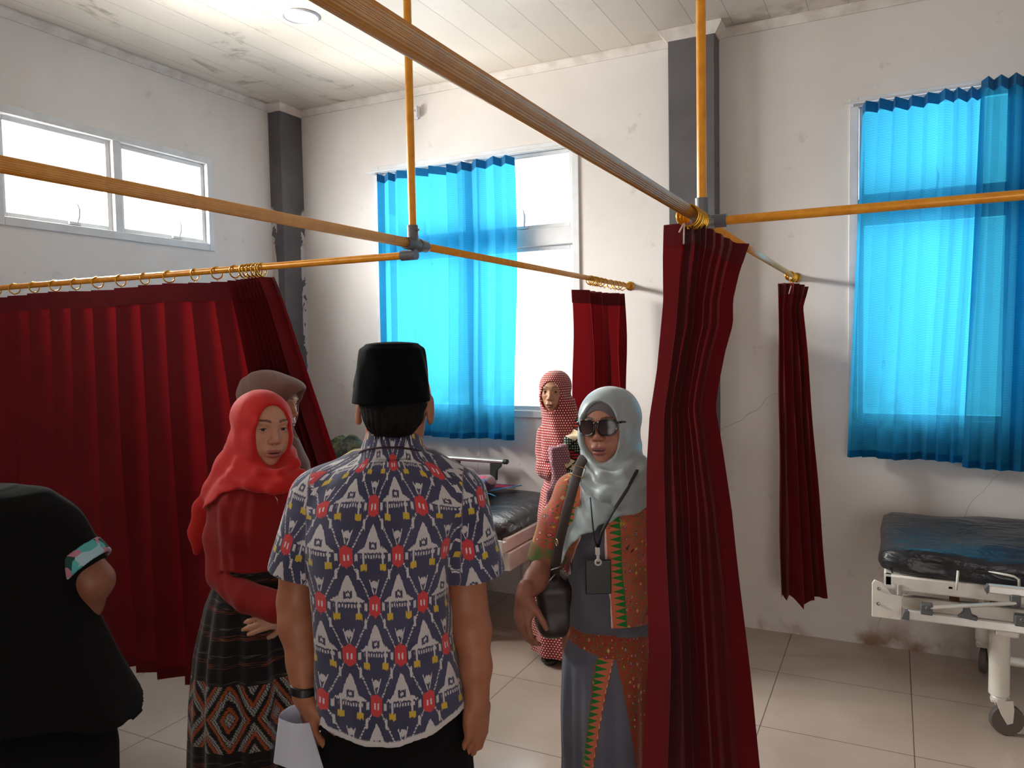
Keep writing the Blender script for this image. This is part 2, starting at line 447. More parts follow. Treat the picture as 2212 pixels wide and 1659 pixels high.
# small wall bracket near the ceiling
p = on_y(903, 245, D)
r = empty('wall_bracket', (p[0], D, p[2])); tag(r, 'small white plastic bracket screwed to the back wall near the ceiling', 'bracket')
MB().box((-.012, -.006, 0), (.035, .012, .085)).build('back_plate', M_plastic, r, bevel=.003)
MB().box((.014, -.022, .004), (.010, .044, .075)).build('side_cheek', M_plastic, r, bevel=.003)
MB().lathe((-.014, -.012, .018), (0, -1, 0), [(.008, 0), (.008, .004), (.004, .005)], 14).build('screw', plain('steel_screw', (.5, .5, .5), .3, 1), r, smooth='auto')

# ================================================================== CURTAIN RAILS
RZ = 1.981
J1 = (-1.418, 2.147); J2 = (-0.4805, 2.1765)
def gold():
    t = NT('anodised_gold_rod', .30, .12, .6)
    t.base(t.mix(t.ramp(t.noise(30, 3, t.scaled((1, 1, 1))), .3, .8), srgb(244, 166, 44), srgb(226, 144, 32)))
    t.bump(t.noise(200, 2), .05, .0005); return t.m
M_gold = gold()
M_brass = plain('brass_ring', srgb(226, 176, 70), .22, 1.0, .5, srgb(200, 146, 50), 30)
M_pvc = plain('grey_pvc_fitting', srgb(112, 114, 120), .35, 0, .5, srgb(96, 98, 104), 12)
M_tape = plain('clear_tape', srgb(190, 196, 200), .12, .4, .6, srgb(120, 124, 128), 40)
M_steel = plain('steel', srgb(170, 168, 164), .3, 1)
def rod(name, a, b, r, parent, off, flute=True):
    a, b = Vector(a)-off, Vector(b)-off
    m = MB(); m.tube([a, b], r, 96 if flute else 24, flute=24 if flute else 0, fa=.045)
    return m.build(name, M_gold, parent, smooth=True if flute else 'auto')
def flange(parent, off, c, axis):
    c = Vector(c)-off
    MB().lathe(c, axis, [(.027, 0), (.027, .004), (.020, .008), (.018, .022), (.0, .022)], 28).build('wall_flange', M_brass, parent, smooth='auto')

o1 = Vector((J1[0], J1[1], RZ))
rail1 = empty('curtain_rail', o1)
tag(rail1, 'gold curtain rail frame whose left arm carries the wide red curtain', 'curtain rail')
rod('rod', (J1[0], YB+.001, RZ+.002), (J1[0], J1[1]-.02, RZ+.002), .0150, rail1, o1)
rod('rod', (J1[0], J1[1]+.02, RZ), (J1[0], D-.01, RZ), .0125, rail1, o1)
rod('rod', (XL+.01, J1[1], RZ-.034), (J1[0], J1[1], RZ-.034), .0125, rail1, o1, False)
rod('drop_pole', (J1[0], J1[1], RZ+.03), (J1[0], J1[1], H), .0130, rail1, o1, False)
flange(rail1, o1, (J1[0], D-.001, RZ), (0, -1, 0)); flange(rail1, o1, (XL+.001, J1[1], RZ-.034), (1, 0, 0))
m = MB(); m.tube([(0, -.045, 0), (0, -.04, 0), (0, .075, 0), (0, .08, 0)], [.0185, .020, .020, .0185], 24)
m.tube([(0, 0, .0), (0, 0, .058), (0, 0, .062)], [.0185, .0185, .0175], 24)
m.tube([(0, .03, 0), (0, .036, 0), (0, .04, 0)], [.0225, .0225, .0225], 24)
m.tube([(-.045, 0, -.034), (.012, 0, -.034)], .017, 20); m.tube([(0, 0, -.034), (0, 0, 0)], .012, 16)
m.build('pipe_tee', M_pvc, rail1, smooth='auto')
MB().tube([(.018, -.004, .045), (.027, -.006, .045)], .004, 10).build('screw', M_steel, rail1, smooth='auto')

o2 = Vector((J2[0], J2[1], RZ))
rail2 = empty('curtain_rail', o2)
tag(rail2, 'gold fluted curtain rail frame crossing overhead towards the right with the long bunched curtain', 'curtain rail')
rod('rod', (J2[0], YB+.001, RZ+.004), (J2[0], J2[1]-.01, RZ+.004), .0155, rail2, o2)
rod('rod', (J2[0], J2[1]+.02, RZ), (J2[0], D-.01, RZ), .0125, rail2, o2)
rod('rod', (J2[0]+.03, J2[1], RZ-.004), (XR-.01, J2[1], RZ-.004), .0125, rail2, o2, False)
rod('drop_pole', (J2[0], J2[1], RZ+.03), (J2[0], J2[1], H), .0130, rail2, o2, False)
flange(rail2, o2, (J2[0], D-.001, RZ), (0, -1, 0)); flange(rail2, o2, (XR-.001, J2[1], RZ-.004), (-1, 0, 0))
m = MB(); m.tube([(0, -.03, 0), (0, .06, 0)], .0195, 24); m.tube([(0, 0, 0), (0, 0, .062)], .0185, 24)
m.tube([(0, 0, -.004), (.068, 0, -.004)], .0180, 24)
m.build('pipe_tee', M_pvc, rail2, smooth='auto')
m = MB(); m.tube([(0, .008, 0), (0, .045, 0)], .0212, 20); m.tube([(.018, 0, -.004), (.036, 0, -.004)], .0198, 20)
m.build('tape_wrap', M_tape, rail2, smooth='auto')

# rings -----------------------------------------------------------
def ring_proto(axis):
    """ring hanging on a rod, eye and hook below; origin = rod centre; axis 'x' or 'y' is the rod direction"""
    r = empty('curtain_ring')
    ax = (1, 0, 0) if axis == 'x' else (0, 1, 0)
    MB().torus((0, 0, -.009), ax, .0215, .0027, 26, 8).build('hoop', M_brass, r, smooth=True)
    MB().torus((0, 0, -.034), (0, 1, 0) if axis == 'x' else (1, 0, 0), .0035, .0011, 12, 6).build('eyelet', M_brass, r, smooth=True)
    return r
ringx, ringy = ring_proto('x'), ring_proto('y')
used = {'x': 0, 'y': 0}
def put_ring(axis, loc, label, group, tilt=0.0, s=1.0):
    p = ringx if axis == 'x' else ringy
    o = p if not used[axis] else copy_tree(p)
    used[axis] = 1
    o.location = loc; o.scale = (s, s, s)
    o.rotation_euler = (0, 0, tilt) if axis == 'x' else (0, 0, tilt)
    tag(o, label, 'curtain ring', group); return o
ords = ['first', 'second', 'third', 'fourth', 'fifth', 'sixth', 'seventh', 'eighth', 'ninth', 'tenth', 'eleventh', 'twelfth', 'thirteenth', 'fourteenth']
X3 = [-3.569, -3.425, -3.279, -3.139, -2.995, -2.851, -2.707, -2.568, -2.425, -2.307, -2.215]
bunch = [-2.172, -2.149, -2.131, -2.112, -2.096, -2.080]
yl, zl = J1[1], RZ-.034
G = 'brass rings of the wide red curtain on the left'
for i, x in enumerate(reversed(X3)):
    put_ring('x', (x, yl, zl), f'spread brass ring on the left rail arm, {ords[i]} from the bunched end', G, random.uniform(-.5, .5), 1.05)
for i, x in enumerate([-3.712, -3.855]):
    put_ring('x', (x, yl, zl), 'spread brass ring on the left rail arm near the side wall', G, random.uniform(-.5, .5), 1.05)
for i, x in enumerate(bunch):
    put_ring('x', (x, yl, zl), 'brass ring in the tight bunch at the open end of the wide curtain', G, random.uniform(-.25, .25), 1.1)
for i in range(8):
    put_ring('y', (J2[0], J2[1]-.165+.0165*i, RZ+.004), 'brass ring stacked against the grey joint above the long bunched curtain', 'brass rings above the long bunched curtain', random.uniform(-.12, .12), 1.3)
for i, y in enumerate([3.80, 3.83, 3.855, 3.88, 3.905, 3.96, 4.02, 4.12, 4.20, 4.26, 4.33]):
    put_ring('y', (J1[0], y, RZ), 'brass ring on the rail end above the short curtain beside the uncovered window', 'brass rings beside the uncovered window', random.uniform(-.3, .3), 1.05)
for i, y in enumerate([4.20, 4.235, 4.265, 4.30, 4.33]):
    put_ring('y', (J2[0], y, RZ), 'brass ring at the wall end above the narrow curtain beside the column', 'brass rings of the narrow wall curtain', random.uniform(-.2, .2), 1.05)

# ================================================================== RED CURTAINS
M_red = cloth('red_curtain_cloth', srgb(110, 14, 24), trans=.24, c_trans=(.24, .004, .007), c2=srgb(96, 11, 21), sheen=.08, rough=.7, spec=.25)
M_redtop = cloth('red_curtain_heading', srgb(112, 14, 28), trans=.08, c_trans=(.2, .004, .014), c2=srgb(100, 11, 24), sheen=.15, rough=.7, spec=.25)
M_hook = plain('white_curtain_hook', srgb(225, 190, 185), .4)
def smooth01(t): t = min(max(t, 0), 1); return t*t*(3-2*t)

# wide curtain: sharp knife pleats under each ring, last part bunched and blown out to the right
rx = sorted([-3.985, -3.855, -3.712]+X3+bunch+[-2.062])
U = []   # (x, y offset) corners of the pleat line at the top
for i in range(len(rx)-1):
    a, b = rx[i], rx[i+1]
    g = b-a
    if g > .06:
        U += [(a, -.020), (a+g*.70, .014), (a+g*.86, .022), (b-.002, .006)]
    else:
        U += [(a, -.024), (a+g*.45, .026)]
U += [(-2.058, -.026), (-2.045, .01), (-2.022, .0)]
U = np.array(U); K = len(U)
seg = 7
NU = (K-1)*seg+1; NV = 70
ZT, ZB = RZ-.076, .305
def wide(u, v):
    s_ = u*(K-1); i = min(int(s_), K-2); t = s_-i
    x, dy = U[i]*(1-t)+U[i+1]*t
    z = ZT+(ZB-ZT)*v
    # top edge sags slightly between rings; heading steps
    flare = max(0, (x+2.62)/.6) if x > -2.62 else 0
    f2 = flare**1.6
    vv = v**.9
    x2 = x+f2*(.20*vv+.03*v*v) + .05*v*max(0, (x+3.4)/1.4 if x > -3.4 else 0)
    amp = 1.5+.6*v*(1-.5*smooth01(flare))
    y = yl+dy*amp + .012*math.sin(7*x+2.2*v)*v + f2*.36*vv
    y += .012*math.sin(23*x2+1.5*v*3)*v
    # lower hem rises a touch where blown
    z += f2*.06*v*v + .004*math.sin(9*x)
    return (x2, y, z)
r = empty('ward_curtain', (0, 0, 0)); tag(r, 'wide red pleated ward curtain drawn across the left bay, open edge blown outward', 'curtain')
m = MB(); m.sheet(NU, NV, wide); m.build('curtain_cloth', M_red, r, smooth='auto')
hv = .045
m = MB(); m.sheet(NU, 4, lambda u, v: (lambda p: (p[0], p[1]-.0035, p[2]+.0015))(wide(u, v*hv))); m.build('heading_band', M_redtop, r, smooth='auto')
m = MB(); m.sheet(NU, 3, lambda u, v: (lambda p: (p[0], p[1]-.003, p[2]-.0015))(wide(u, 1-v*.028))); m.build('hem_band', M_red, r, smooth='auto')

def gathered(label, zs, left, right, top, bot, npl, amp, nrm, seed, extra=None, hooks=(), prof=None, nv=80, headz=.085, name='ward_curtain'):
    """bunched curtain. zs: heights; left/right: world xy of both edges at those heights (interpolated).
    top(u), bot(u): heights of upper and lower edge. nrm: direction of the folds' depth."""
    rg = np.random.default_rng(seed)
    zs = np.array(zs, float); o = np.argsort(zs); zs = zs[o]
    Lf = np.array(left, float)[o]; Rt = np.array(right, float)[o]
    nrm = np.array(nrm, float); nrm /= np.linalg.norm(nrm)
    kn = npl*2+1
    ku = np.cumsum(rg.uniform(.5, 1.5, kn)); ku = (ku-ku[0])/(ku[-1]-ku[0])
    kd = np.array([(1 if i % 2 else -1)*rg.uniform(.5, 1.1) for i in range(kn)])
    over = rg.uniform(-.5, .5, kn)*.9/npl; over[0] = over[-1] = 0
    if prof is not None: ku = np.array(prof[0]); kd = np.array(prof[1]); kn = len(ku); over = rg.uniform(-.5, .5, kn)*.03; over[0] = over[-1] = 0
    def f(u, v):
        z = top(u)+(bot(u)-top(u))*v
        l = np.array([np.interp(z, zs, Lf[:, 0]), np.interp(z, zs, Lf[:, 1])]); q = np.array([np.interp(z, zs, Rt[:, 0]), np.interp(z, zs, Rt[:, 1])])
        s_ = np.interp(u, np.linspace(0, 1, kn), ku+over*(.4+.6*v)); s_ = np.interp(s_, [-.2, 1.2], [-.2, 1.2])
        s_ = min(max(s_, 0), 1)
        d_ = np.interp(u, np.linspace(0, 1, kn), kd)
        p = l*(1-s_)+q*s_ + nrm[:2]*d_*amp*(.75+.5*v)
        p = p+nrm[:2]*.006*math.sin(9*z+14*u+seed)+ (q-l)*.012*math.sin(5*z+7*u+seed)*4*s_*(1-s_)
        if extra is not None: p, z = extra(u, v, p, z)
        return (p[0], p[1], z)
    root = empty(name); tag(root, label, 'curtain')
    nu = kn*7
    m = MB(); m.sheet(nu, nv, f); m.build('curtain_cloth', M_red, root, smooth='auto')
    hvv = headz/(top(.5)-bot(.5)); nn = nrm if True else nrm
    def hb(u, v):
        p = f(u, v*hvv); return (p[0]-nn[0]*.004, p[1]-nn[1]*.004, p[2]+.001)
    m = MB(); m.sheet(nu, 4, hb); m.build('heading_band', M_redtop, root, smooth='auto')
    for (a, b) in hooks:
        m = MB(); m.tube([a, b], .0022, 8); m.build('curtain_hook', M_hook, root, smooth=True)
    return root
def edge(pix, dep_):
    """outline points of a real hanging edge surveyed at the given depth -> heights, xy"""
    P = [at(x, y, dep_) for x, y in pix]
    return P
def curtain_from(pl, pr, dl, dr, **k):
    A = [at(x, y, dl) for x, y in pl]; B = [at(x, y, dr) for x, y in pr]
    zs = np.array(sorted({round(float(p[2]), 4) for p in A+B}))
    def itp(P): P = sorted(P, key=lambda p: p[2]); zz = [p[2] for p in P]; return [(np.interp(z, zz, [p[0] for p in P]), np.interp(z, zz, [p[1] for p in P])) for z in zs]
    return zs, itp(A), itp(B)
# long bunched curtain hanging from the joint on the right
pl = [(1432, 487), (1430, 560), (1430, 650), (1415, 800), (1400, 900), (1395, 1000), (1394, 1200), (1397, 1400), (1384, 1659), (1375, 1860)]
pr = [(1612, 530), (1592, 590), (1578, 650), (1578, 700), (1560, 760), (1545, 830), (1538, 880), (1552, 960), (1574, 1100), (1590, 1250), (1606, 1400), (1621, 1550), (1633, 1659), (1650, 1860)]
zs, A, B = curtain_from(pl, pr, 2.03, 2.07)
zt = float(at(1432, 487, 2.03)[2]); zr_ = float(at(1612, 530, 2.07)[2])
top = lambda u: float(np.interp(u, [0, .15, .30, .45, 1], [zt-.002, zt+.004, zt+.010, zt+.006, zr_]))
gathered('long dark red curtain bunched into one column, beside the grey-scarfed woman', zs, A, B, top, lambda u: .30+.01*math.sin(20*u), 9, .040, (-_F[0]*-1, _F[1], 0), 3,
         prof=([0, .20, .235, .27, .30, .335, .40, .43, .48, .51, .56, .60, .655, .70, .76, .80, .86, .90, 1.0], [-.5, -1.1, .7, .9, -1.3, .2, .9, -.3, .8, .0, .9, .1, .8, .2, .9, .1, .6, .2, -.9]),
         hooks=[(at(1478, 482, 1.96), at(1477, 527, 1.96)), (at(1476, 484, 1.96), at(1467, 502, 1.96))], headz=.055)
# narrow curtain against the back wall at the right
pl = [(1678, 613), (1679, 800), (1680, 1000), (1681, 1200), (1683, 1290)]
pr = [(1745, 620), (1733, 665), (1741, 760), (1752, 900), (1768, 1100), (1783, 1285), (1784, 1300)]
dd = float((np.array([J2[0], 4.25, RZ])-CAM)@_F)
zs, A, B = curtain_from(pl, pr, dd, dd)
zt = float(at(1678, 613, dd)[2]); zr_ = float(at(1745, 620, dd)[2])
gathered('narrow red curtain hanging alone against the back wall between the column and the covered window', zs, A, B,
         lambda u: zt+.01*math.sin(pi*u)+(zr_-zt)*u, lambda u: float(at(1700, 1290, dd)[2])-.055*math.exp(-((u-.45)/.13)**2)+.01*math.sin(25*u), 5, .035, (_F[0], _F[1], 0), 8,
         hooks=[(at(1709, 617, dd-.05), at(1704, 635, dd-.05))], headz=.06)
# short bunched curtain beside window 1, folded along its rail
zs = [RZ-.06, 1.2, .30]
yy0, yy1 = 3.80, 4.36
pA = on_y(1275, 628, yy0); 
A = [(on_x(1275, 630, J1[0]-.0)[0]-.03, yy0)]*3; B = [(J1[0]+.02, yy1)]*3
A = [(J1[0]-.075, 3.82), (J1[0]-.07, 3.82), (J1[0]-.06, 3.84)]
B = [(J1[0]+.005, 4.36), (J1[0]+.005, 4.36), (J1[0]+.005, 4.36)]
gathered('dark red curtain bunched beside the uncovered part of the window, behind the grey-scarfed woman', zs, A, B,
         lambda u: RZ-.052-.006*math.sin(3*u), lambda u: .30, 6, .045, (1, -.15, 0), 5, headz=.07)

# ================================================================== BLUE WINDOW CURTAINS
def blue_cloth(name, k=1.0):
    t = NT(name, .8, 0, .2)
    x, y, z = t.xyz()
    ck = t.n.new('ShaderNodeTexChecker'); ck.inputs['Scale'].default_value = 160
    t.lk(t.co, ck.inputs['Vector'])
    c = t.mix(t.ramp(t.noise(4, 5), .3, .7), srgb(22, 122, 170), srgb(16, 106, 156))
    stain = t.math('MULTIPLY', t.ramp(z, 1.55, 1.15), t.ramp(t.noise(6, 6), .42, .62))
    dust = t.ramp(t.noise(26, 6, t.scaled((1, 1, .5))), .68, .76)
    st = t.math('MAXIMUM', t.math('MULTIPLY', stain, .45), t.math('MULTIPLY', dust, .4))
    c = t.mix(st, c, srgb(18, 70, 92)); t.base(c)
    tr = t.n.new('ShaderNodeBsdfTranslucent')
    tc = t.mix(ck.outputs['Fac'], (.06*k, .46*k, .74*k), (.04*k, .36*k, .62*k)); tc = t.mix(st, tc, (.02, .18, .28))
    t.lk(tc, tr.inputs[0])
    tp = t.n.new('ShaderNodeBsdfTransparent'); t.lk(t.mix(st, (.06, .62, .93), (.02, .3, .5)), tp.inputs[0])
    m1 = t.n.new('ShaderNodeMixShader'); m1.inputs[0].default_value = .62
    m2 = t.n.new('ShaderNodeMixShader'); m2.inputs[0].default_value = .18
    t.lk(t.b.outputs[0], m1.inputs[1]); t.lk(tr.outputs[0], m1.inputs[2]); t.lk(m1.outputs[0], m2.inputs[1]); t.lk(tp.outputs[0], m2.inputs[2])
    t.lk(m2.outputs[0], t.out.inputs[0]); return t.m
M_blue = blue_cloth('blue_sheer_curtain')
M_blue2 = blue_cloth('blue_curtain_double', .42)
M_bluehead = cloth('blue_curtain_heading', srgb(20, 104, 148), trans=.25, c_trans=(.02, .22, .42), c2=srgb(16, 92, 136))
def blue(label, x0, x1, xb0, xb1, zt_, zb_, ks, y0, seed, wav=.0, amp=.026, mat=None):
    rg = np.random.default_rng(seed)
    ks = np.array(ks); K = len(ks)
    dy = np.array([(-1 if i % 2 else 1)*rg.uniform(.6, 1.1) for i in range(K)])*amp
    shf = rg.uniform(-.012, .012, K); shf[0] = shf[-1] = 0
    dz = np.array([(0 if i % 2 else -1) for i in range(K)])*.010
    def f(u, v):
        s_ = u*(K-1)
        k = np.interp(s_, range(K), ks+shf*v)
        a = x0+(xb0-x0)*v+wav*math.sin(pi*v*1.0); b = x1+(xb1-x1)*v+.012*math.sin(5*v)
        x = a+(b-a)*k
        y = y0+np.interp(s_, range(K), dy)*(1-.15*v)+.008*math.sin(16*k+4*v+seed)*v
        z = zt_+(zb_-zt_)*v+np.interp(s_, range(K), dz)*(1-v)+.004*math.sin(12*k+seed)
        return (x, y, z)
    root = empty('window_curtain'); tag(root, label, 'curtain')
    nu = (K-1)*6+1
    MB().sheet(nu, 60, f).build('curtain_cloth', mat or M_blue, root, smooth='auto')
    hv = .052/(zt_-zb_)
    MB().sheet(nu, 3, lambda u, v: (lambda p: (p[0], p[1]-.003, p[2]+.001))(f(u, v*hv))).build('heading_band', M_bluehead, root, smooth='auto')
    MB().sheet(nu, 3, lambda u, v: (lambda p: (p[0], p[1]-.002, p[2]-.001))(f(u, 1-v*.02))).build('hem_band', M_blue, root, smooth='auto')
    return root
def track(label, xa, xb, zz):
    o = empty('curtain_track', (xa, D-.07, zz)); tag(o, label, 'curtain track')
    MB().tube([(0, 0, 0), (xb-xa, 0, 0)], .0065, 12).build('track_rod', M_white, o, smooth='auto')
    for q in (.04, (xb-xa)/2, xb-xa-.04):
        MB().span((q-.008, 0, -.008), (q+.008, .068, .008)).build('wall_bracket', M_plastic, o, bevel=.002)
    return o
track('thin white curtain track over the back window left of the column', -3.29, -1.74, 2.846)
track('thin white curtain track over the covered window at the right', -0.245, 1.36, 2.856)
ks = [0, .025, .05, .11, .135, .18, .27, .30, .39, .42, .52, .55, .60, .66, .70, .76, .80, .88, .91, .96, 1]
blue('sheer blue curtain covering the left two thirds of the back window left of the column', -3.18, -2.135, -3.20, -2.155, 2.822, 1.035, ks, D-.10, 4)
ks = [0, .03, .13, .15, .26, .28, .39, .42, .52, .55, .64, .69, .76, .79, .87, .90, .95, 1]
blue('bright blue sheer curtain panel on the left half of the right-hand window', -.150, .380, -.215, .325, 2.842, 1.025, ks, D-.10, 6)
ks = [0, .03, .06, .09, .13, .16, .20, .25, .31, .38, .46, .52, .60, .68, .75, .83, .90, .95, 1]
blue('darker doubled blue curtain panel on the right half of the right-hand window', .365, 1.20, .305, 1.24, 2.862, 1.005, ks, D-.155, 9, amp=.024, mat=M_blue2)
blue('inner layer of blue curtain gathered behind the doubled panel of the right-hand window', .48, 1.18, .47, 1.2, 2.84, 1.03, ks, D-.075, 12, amp=.012)

# ================================================================== PATIENT BEDS
M_bed = plain('cream_enamel_steel', srgb(226, 222, 214), .32, 0, .5, srgb(206, 200, 190), 5, bump=.05)
M_vinyl_t = NT('black_vinyl', .34, 0, .5)
M_vinyl_t.base(M_vinyl_t.mix(M_vinyl_t.ramp(M_vinyl_t.noise(6, 4), .35, .7), srgb(38, 39, 44), srgb(28, 29, 33)))
_cr = M_vinyl_t.noise(7, 3, M_vinyl_t.scaled((1, 1.8, 1.8)), .5, 1.2)
M_vinyl_t.bump(_cr, .55, .03); M_vinyl = M_vinyl_t.m
M_grip = plain('dark_green_plastic', srgb(58, 66, 60), .5, 0, .4)
M_gripg = plain('grey_plastic_joint', srgb(92, 94, 96), .5, 0, .4)
M_alu = plain('aluminium_rail', srgb(222, 220, 216), .28, .6, .5, srgb(206, 204, 200), 6)
M_tyre = plain('grey_rubber_tyre', srgb(98, 90, 86), .7)
M_rust = plain('rusty_brown_metal', srgb(112, 74, 54), .8, 0, .3, srgb(84, 52, 38), 20)

def mattress(parent, x0, x1, y0, y1, z0, z1, rnd=.04, seed=1, wr=.012, dip=None, sag=.0, mat=None):
    rg = np.random.default_rng(seed)
    ph = rg.uniform(0, 6, 8)
    m = MB(); nx, ny = 90, 70
    cx, cy = (x0+x1)/2, (y0+y1)/2
    ringv = []
    nper = 120
    # closed shell: superellipse plan, profile over the edge
    prof = [(0.97, z0, 0), (.995, z0+.01, .2), (1.0, z0+.03, .5), (1.0, (z0+z1)/2, 1), (1.0, z1-.045, .8), (.992, z1-.02, .5), (.965, z1-.004, .3)]+[(.965*(1-k/14), z1, .3) for k in range(1, 14)]+[(.0, z1, .3)]
    nf = len(prof); vs = []
    for (s_, zz, w_) in prof:
        for k in range(nper):
            a = 2*pi*k/nper; c_, s2 = math.cos(a), math.sin(a)
            e = .16
            px = (abs(c_)**e)*(1 if c_ >= 0 else -1); py = (abs(s2)**e)*(1 if s2 >= 0 else -1)
            x = cx+px*(x1-x0)/2*s_; y = cy+py*(y1-y0)/2*s_
            fold = wr*(math.sin(11*x+ph[0]+7*zz*10+3*math.sin(4*y+ph[1]))*.6+math.sin(23*(x+y*.6)+ph[2]+18*zz)*.5)
            nz = wr*(math.sin(4*x-13*y+ph[3]+2*math.sin(5*x+ph[4]))*.7+math.sin(7*x+19*y+ph[5])*.4+.5*math.sin(3*x+ph[6]))
            top = 1 if zz >= z1-.02 else 0
            z = zz+(nz*(.8 if top else .3))
            if dip: z += dip(x, y)*(1 if zz > (z0+z1)/2 else .4)
            if not top:
                y += (-fold if py < 0 else fold)*w_; x += (-fold if px < 0 else fold)*w_*.8
            vs.append((x, y, z))
    fs = []
    for i in range(nf-1):
        for k in range(nper):
            l = (k+1) % nper; fs.append((i*nper+k, i*nper+l, (i+1)*nper+l, (i+1)*nper+k))
    fs.append(tuple(range(nper))[::-1])
    m.add(vs, fs)
    return m.build('mattress', mat or M_vinyl, parent, smooth=True)

def caster(parent, x, y, R=.062, ang=.5, col=None):
    d = Vector((math.cos(ang), math.sin(ang), 0)); n = Vector((-math.sin(ang), math.cos(ang), 0))
    c = Vector((x, y, 0))+d*.03
    f = MB(); f.lathe((x, y, R*2+.018), (0, 0, 1), [(.028, 0), (.03, .012), (.02, .03), (.014, .04)], 20)
    for s_ in (-1, 1):
        o = c+n*s_*.018+Vector((0, 0, R))-n*.002
        poly = [(-.05, .085), (.015, .088), (.02, .05), (.016, -.006), (-.006, -.014), (-.03, .03)]
        f.prism([(p[0], p[1]) for p in poly], o, d, (0, 0, 1), .004)
    f.span((x-.03, y-.02, R*2+.008), (x+.025, y+.02, R*2+.02))
    fo = f.build('caster_fork', M_bed, parent, bevel=.002)
    w = MB(); w.lathe(c+Vector((0, 0, R))-n*.014, n, [(R*.78, 0), (R*.95, .0), (R, .005), (R, .023), (R*.95, .028), (R*.78, .028)], 36)
    wo = w.build('wheel_tyre', M_tyre, fo, smooth='auto')
    w = MB(); w.lathe(c+Vector((0, 0, R))-n*.011, n, [(.0, 0), (R*.79, .0), (R*.79, .022), (.0, .022)], 36); w.lathe(c+Vector((0, 0, R))-n*.02, n, [(.009, 0), (.009, .04)], 14)
    w.build('wheel_hub', M_gripg, fo, smooth='auto')
    return fo

# --- bed at the right: bare black mattress, folded side rail
b2 = empty('hospital_bed', (1.0, 4.0, 0)); tag(b2, 'cream steel hospital bed with bare crumpled black mattress under the right-hand window', 'bed')
B = Vector((1.0, 4.0, 0))
def loc(*p): return Vector(p)-B
x0, x1, y0, y1 = -.03, 1.98, 3.56, 4.36
def bx(m, a, b): m.span(loc(*a), loc(*b)); return m
ma = mattress(b2, x0-1.0-.02, x1-1.0, y0-4.0-.01, y1-4.0+.01, .655, .765, seed=2, wr=.012, dip=lambda x, y: -.010*(x+1)+.012*math.exp(-((y-.2)/.15)**2))
m = MB(); bx(m, (x0, y0, .585), (x1, y0+.035, .65)); bx(m, (x0, y1-.035, .585), (x1, y1, .65)); bx(m, (x0, y0, .60), (x0+.035, y1, .65)); bx(m, (x1-.035, y0, .585), (x1, y1, .65))
for q in np.linspace(.2, 1.8, 6): bx(m, (q, y0, .61), (q+.03, y1, .635))
m.build('mattress_frame', M_bed, b2, bevel=.008)
m = MB(); bx(m, (x0+.03, y0+.03, .50), (x1, y0+.07, .555)); bx(m, (x0+.03, y1-.07, .50), (x1, y1-.03, .555)); bx(m, (x0+.03, y0+.03, .50), (x0+.07, y1-.03, .555)); bx(m, (.38, y0+.05, .43), (.46, y1-.05, .50)); bx(m, (1.5, y0+.05, .43), (1.58, y1-.05, .50))
m.build('lower_frame', M_bed, b2, bevel=.005)
# end plate bracket
m = MB(); m.prism([(-.055, -.115), (.055, -.115), (.06, -.10), (.06, -.015), (.02, -.01), (-.015, .035), (-.045, .045), (-.055, .03)], loc(-.02, 3.545, .585), (1, 0, 0), (0, 0, 1), .012)
po = m.build('corner_plate', M_bed, b2, bevel=.003)
for (a, c_) in ((-.028, .01), (-.030, -.055)):
    MB().lathe(loc(-.02+a, 3.53, .585+c_), (0, -1, 0), [(.007, 0), (.007, .004), (.003, .006)], 14).build('bolt_head', M_steel, po, smooth='auto')
m = MB(); m.tube([loc(.02, 3.565, .54), loc(.02, 3.565, .615)], .02, 16); m.build('corner_post', M_alu, b2, smooth='auto')
# folded side rail
rl = MB(); bx(rl, (.06, 3.475, .495), (1.75, 3.50, .535)); rl.build('rail_lower_bar', M_alu, b2, bevel=.006)
rl = MB(); bx(rl, (.335, 3.470, .640), (1.7, 3.498, .678)); rl.build('rail_top_bar', M_alu, b2, bevel=.008)
m = MB(); m.prism([(0, -.018), (.03, -.022), (.03, .018), (.012, .016)], loc(.035, 3.472, .515), (1, 0, 0), (0, 0, 1), -.03)
m.build('rail_end_cap', M_gripg, b2, bevel=.002)
m = MB(); m.prism([(0, 0), (.014, -.022), (.016, .02)], loc(.322, 3.468, .658), (1, 0, 0), (0, 0, 1), -.032)
m.build('rail_end_cap', M_gripg, b2, bevel=.002)
for (xa, za, xb, zb) in ((.13, .558, .43, .618), (.45, .556, .78, .622), (.80, .556, 1.13, .622), (1.15, .556, 1.48, .622)):
    m = MB(); m.tube([loc(xa, 3.465, za), loc(xb, 3.465, zb)], .011, 10, flat=.7); m.build('rail_link', M_alu, b2, smooth='auto')
    m = MB(); bx(m, (xa-.025, 3.455, .530), (xa+.018, 3.50, .572)); m.tube([loc(xa, 3.452, za), loc(xa, 3.50, za)], .010, 14)
    m.build('rail_joint', M_gripg, b2, bevel=.004); m = MB()
    bx(m, (xb-.018, 3.46, .60), (xb+.015, 3.50, .648)); m.tube([loc(xb, 3.455, .615), loc(xb, 3.50, .615)], .009, 14)
    m.build('rail_joint', M_gripg, b2, bevel=.004)
m = MB(); m.prism([(-.03, -.012), (.035, -.02), (.04, -.006), (.02, 0), (.01, .035), (-.008, .035), (-.012, .008)], loc(.265, 3.462, .548), (1, 0, 0), (0, 0, 1), -.03)
m.build('rail_lever', M_gripg, b2, bevel=.003)
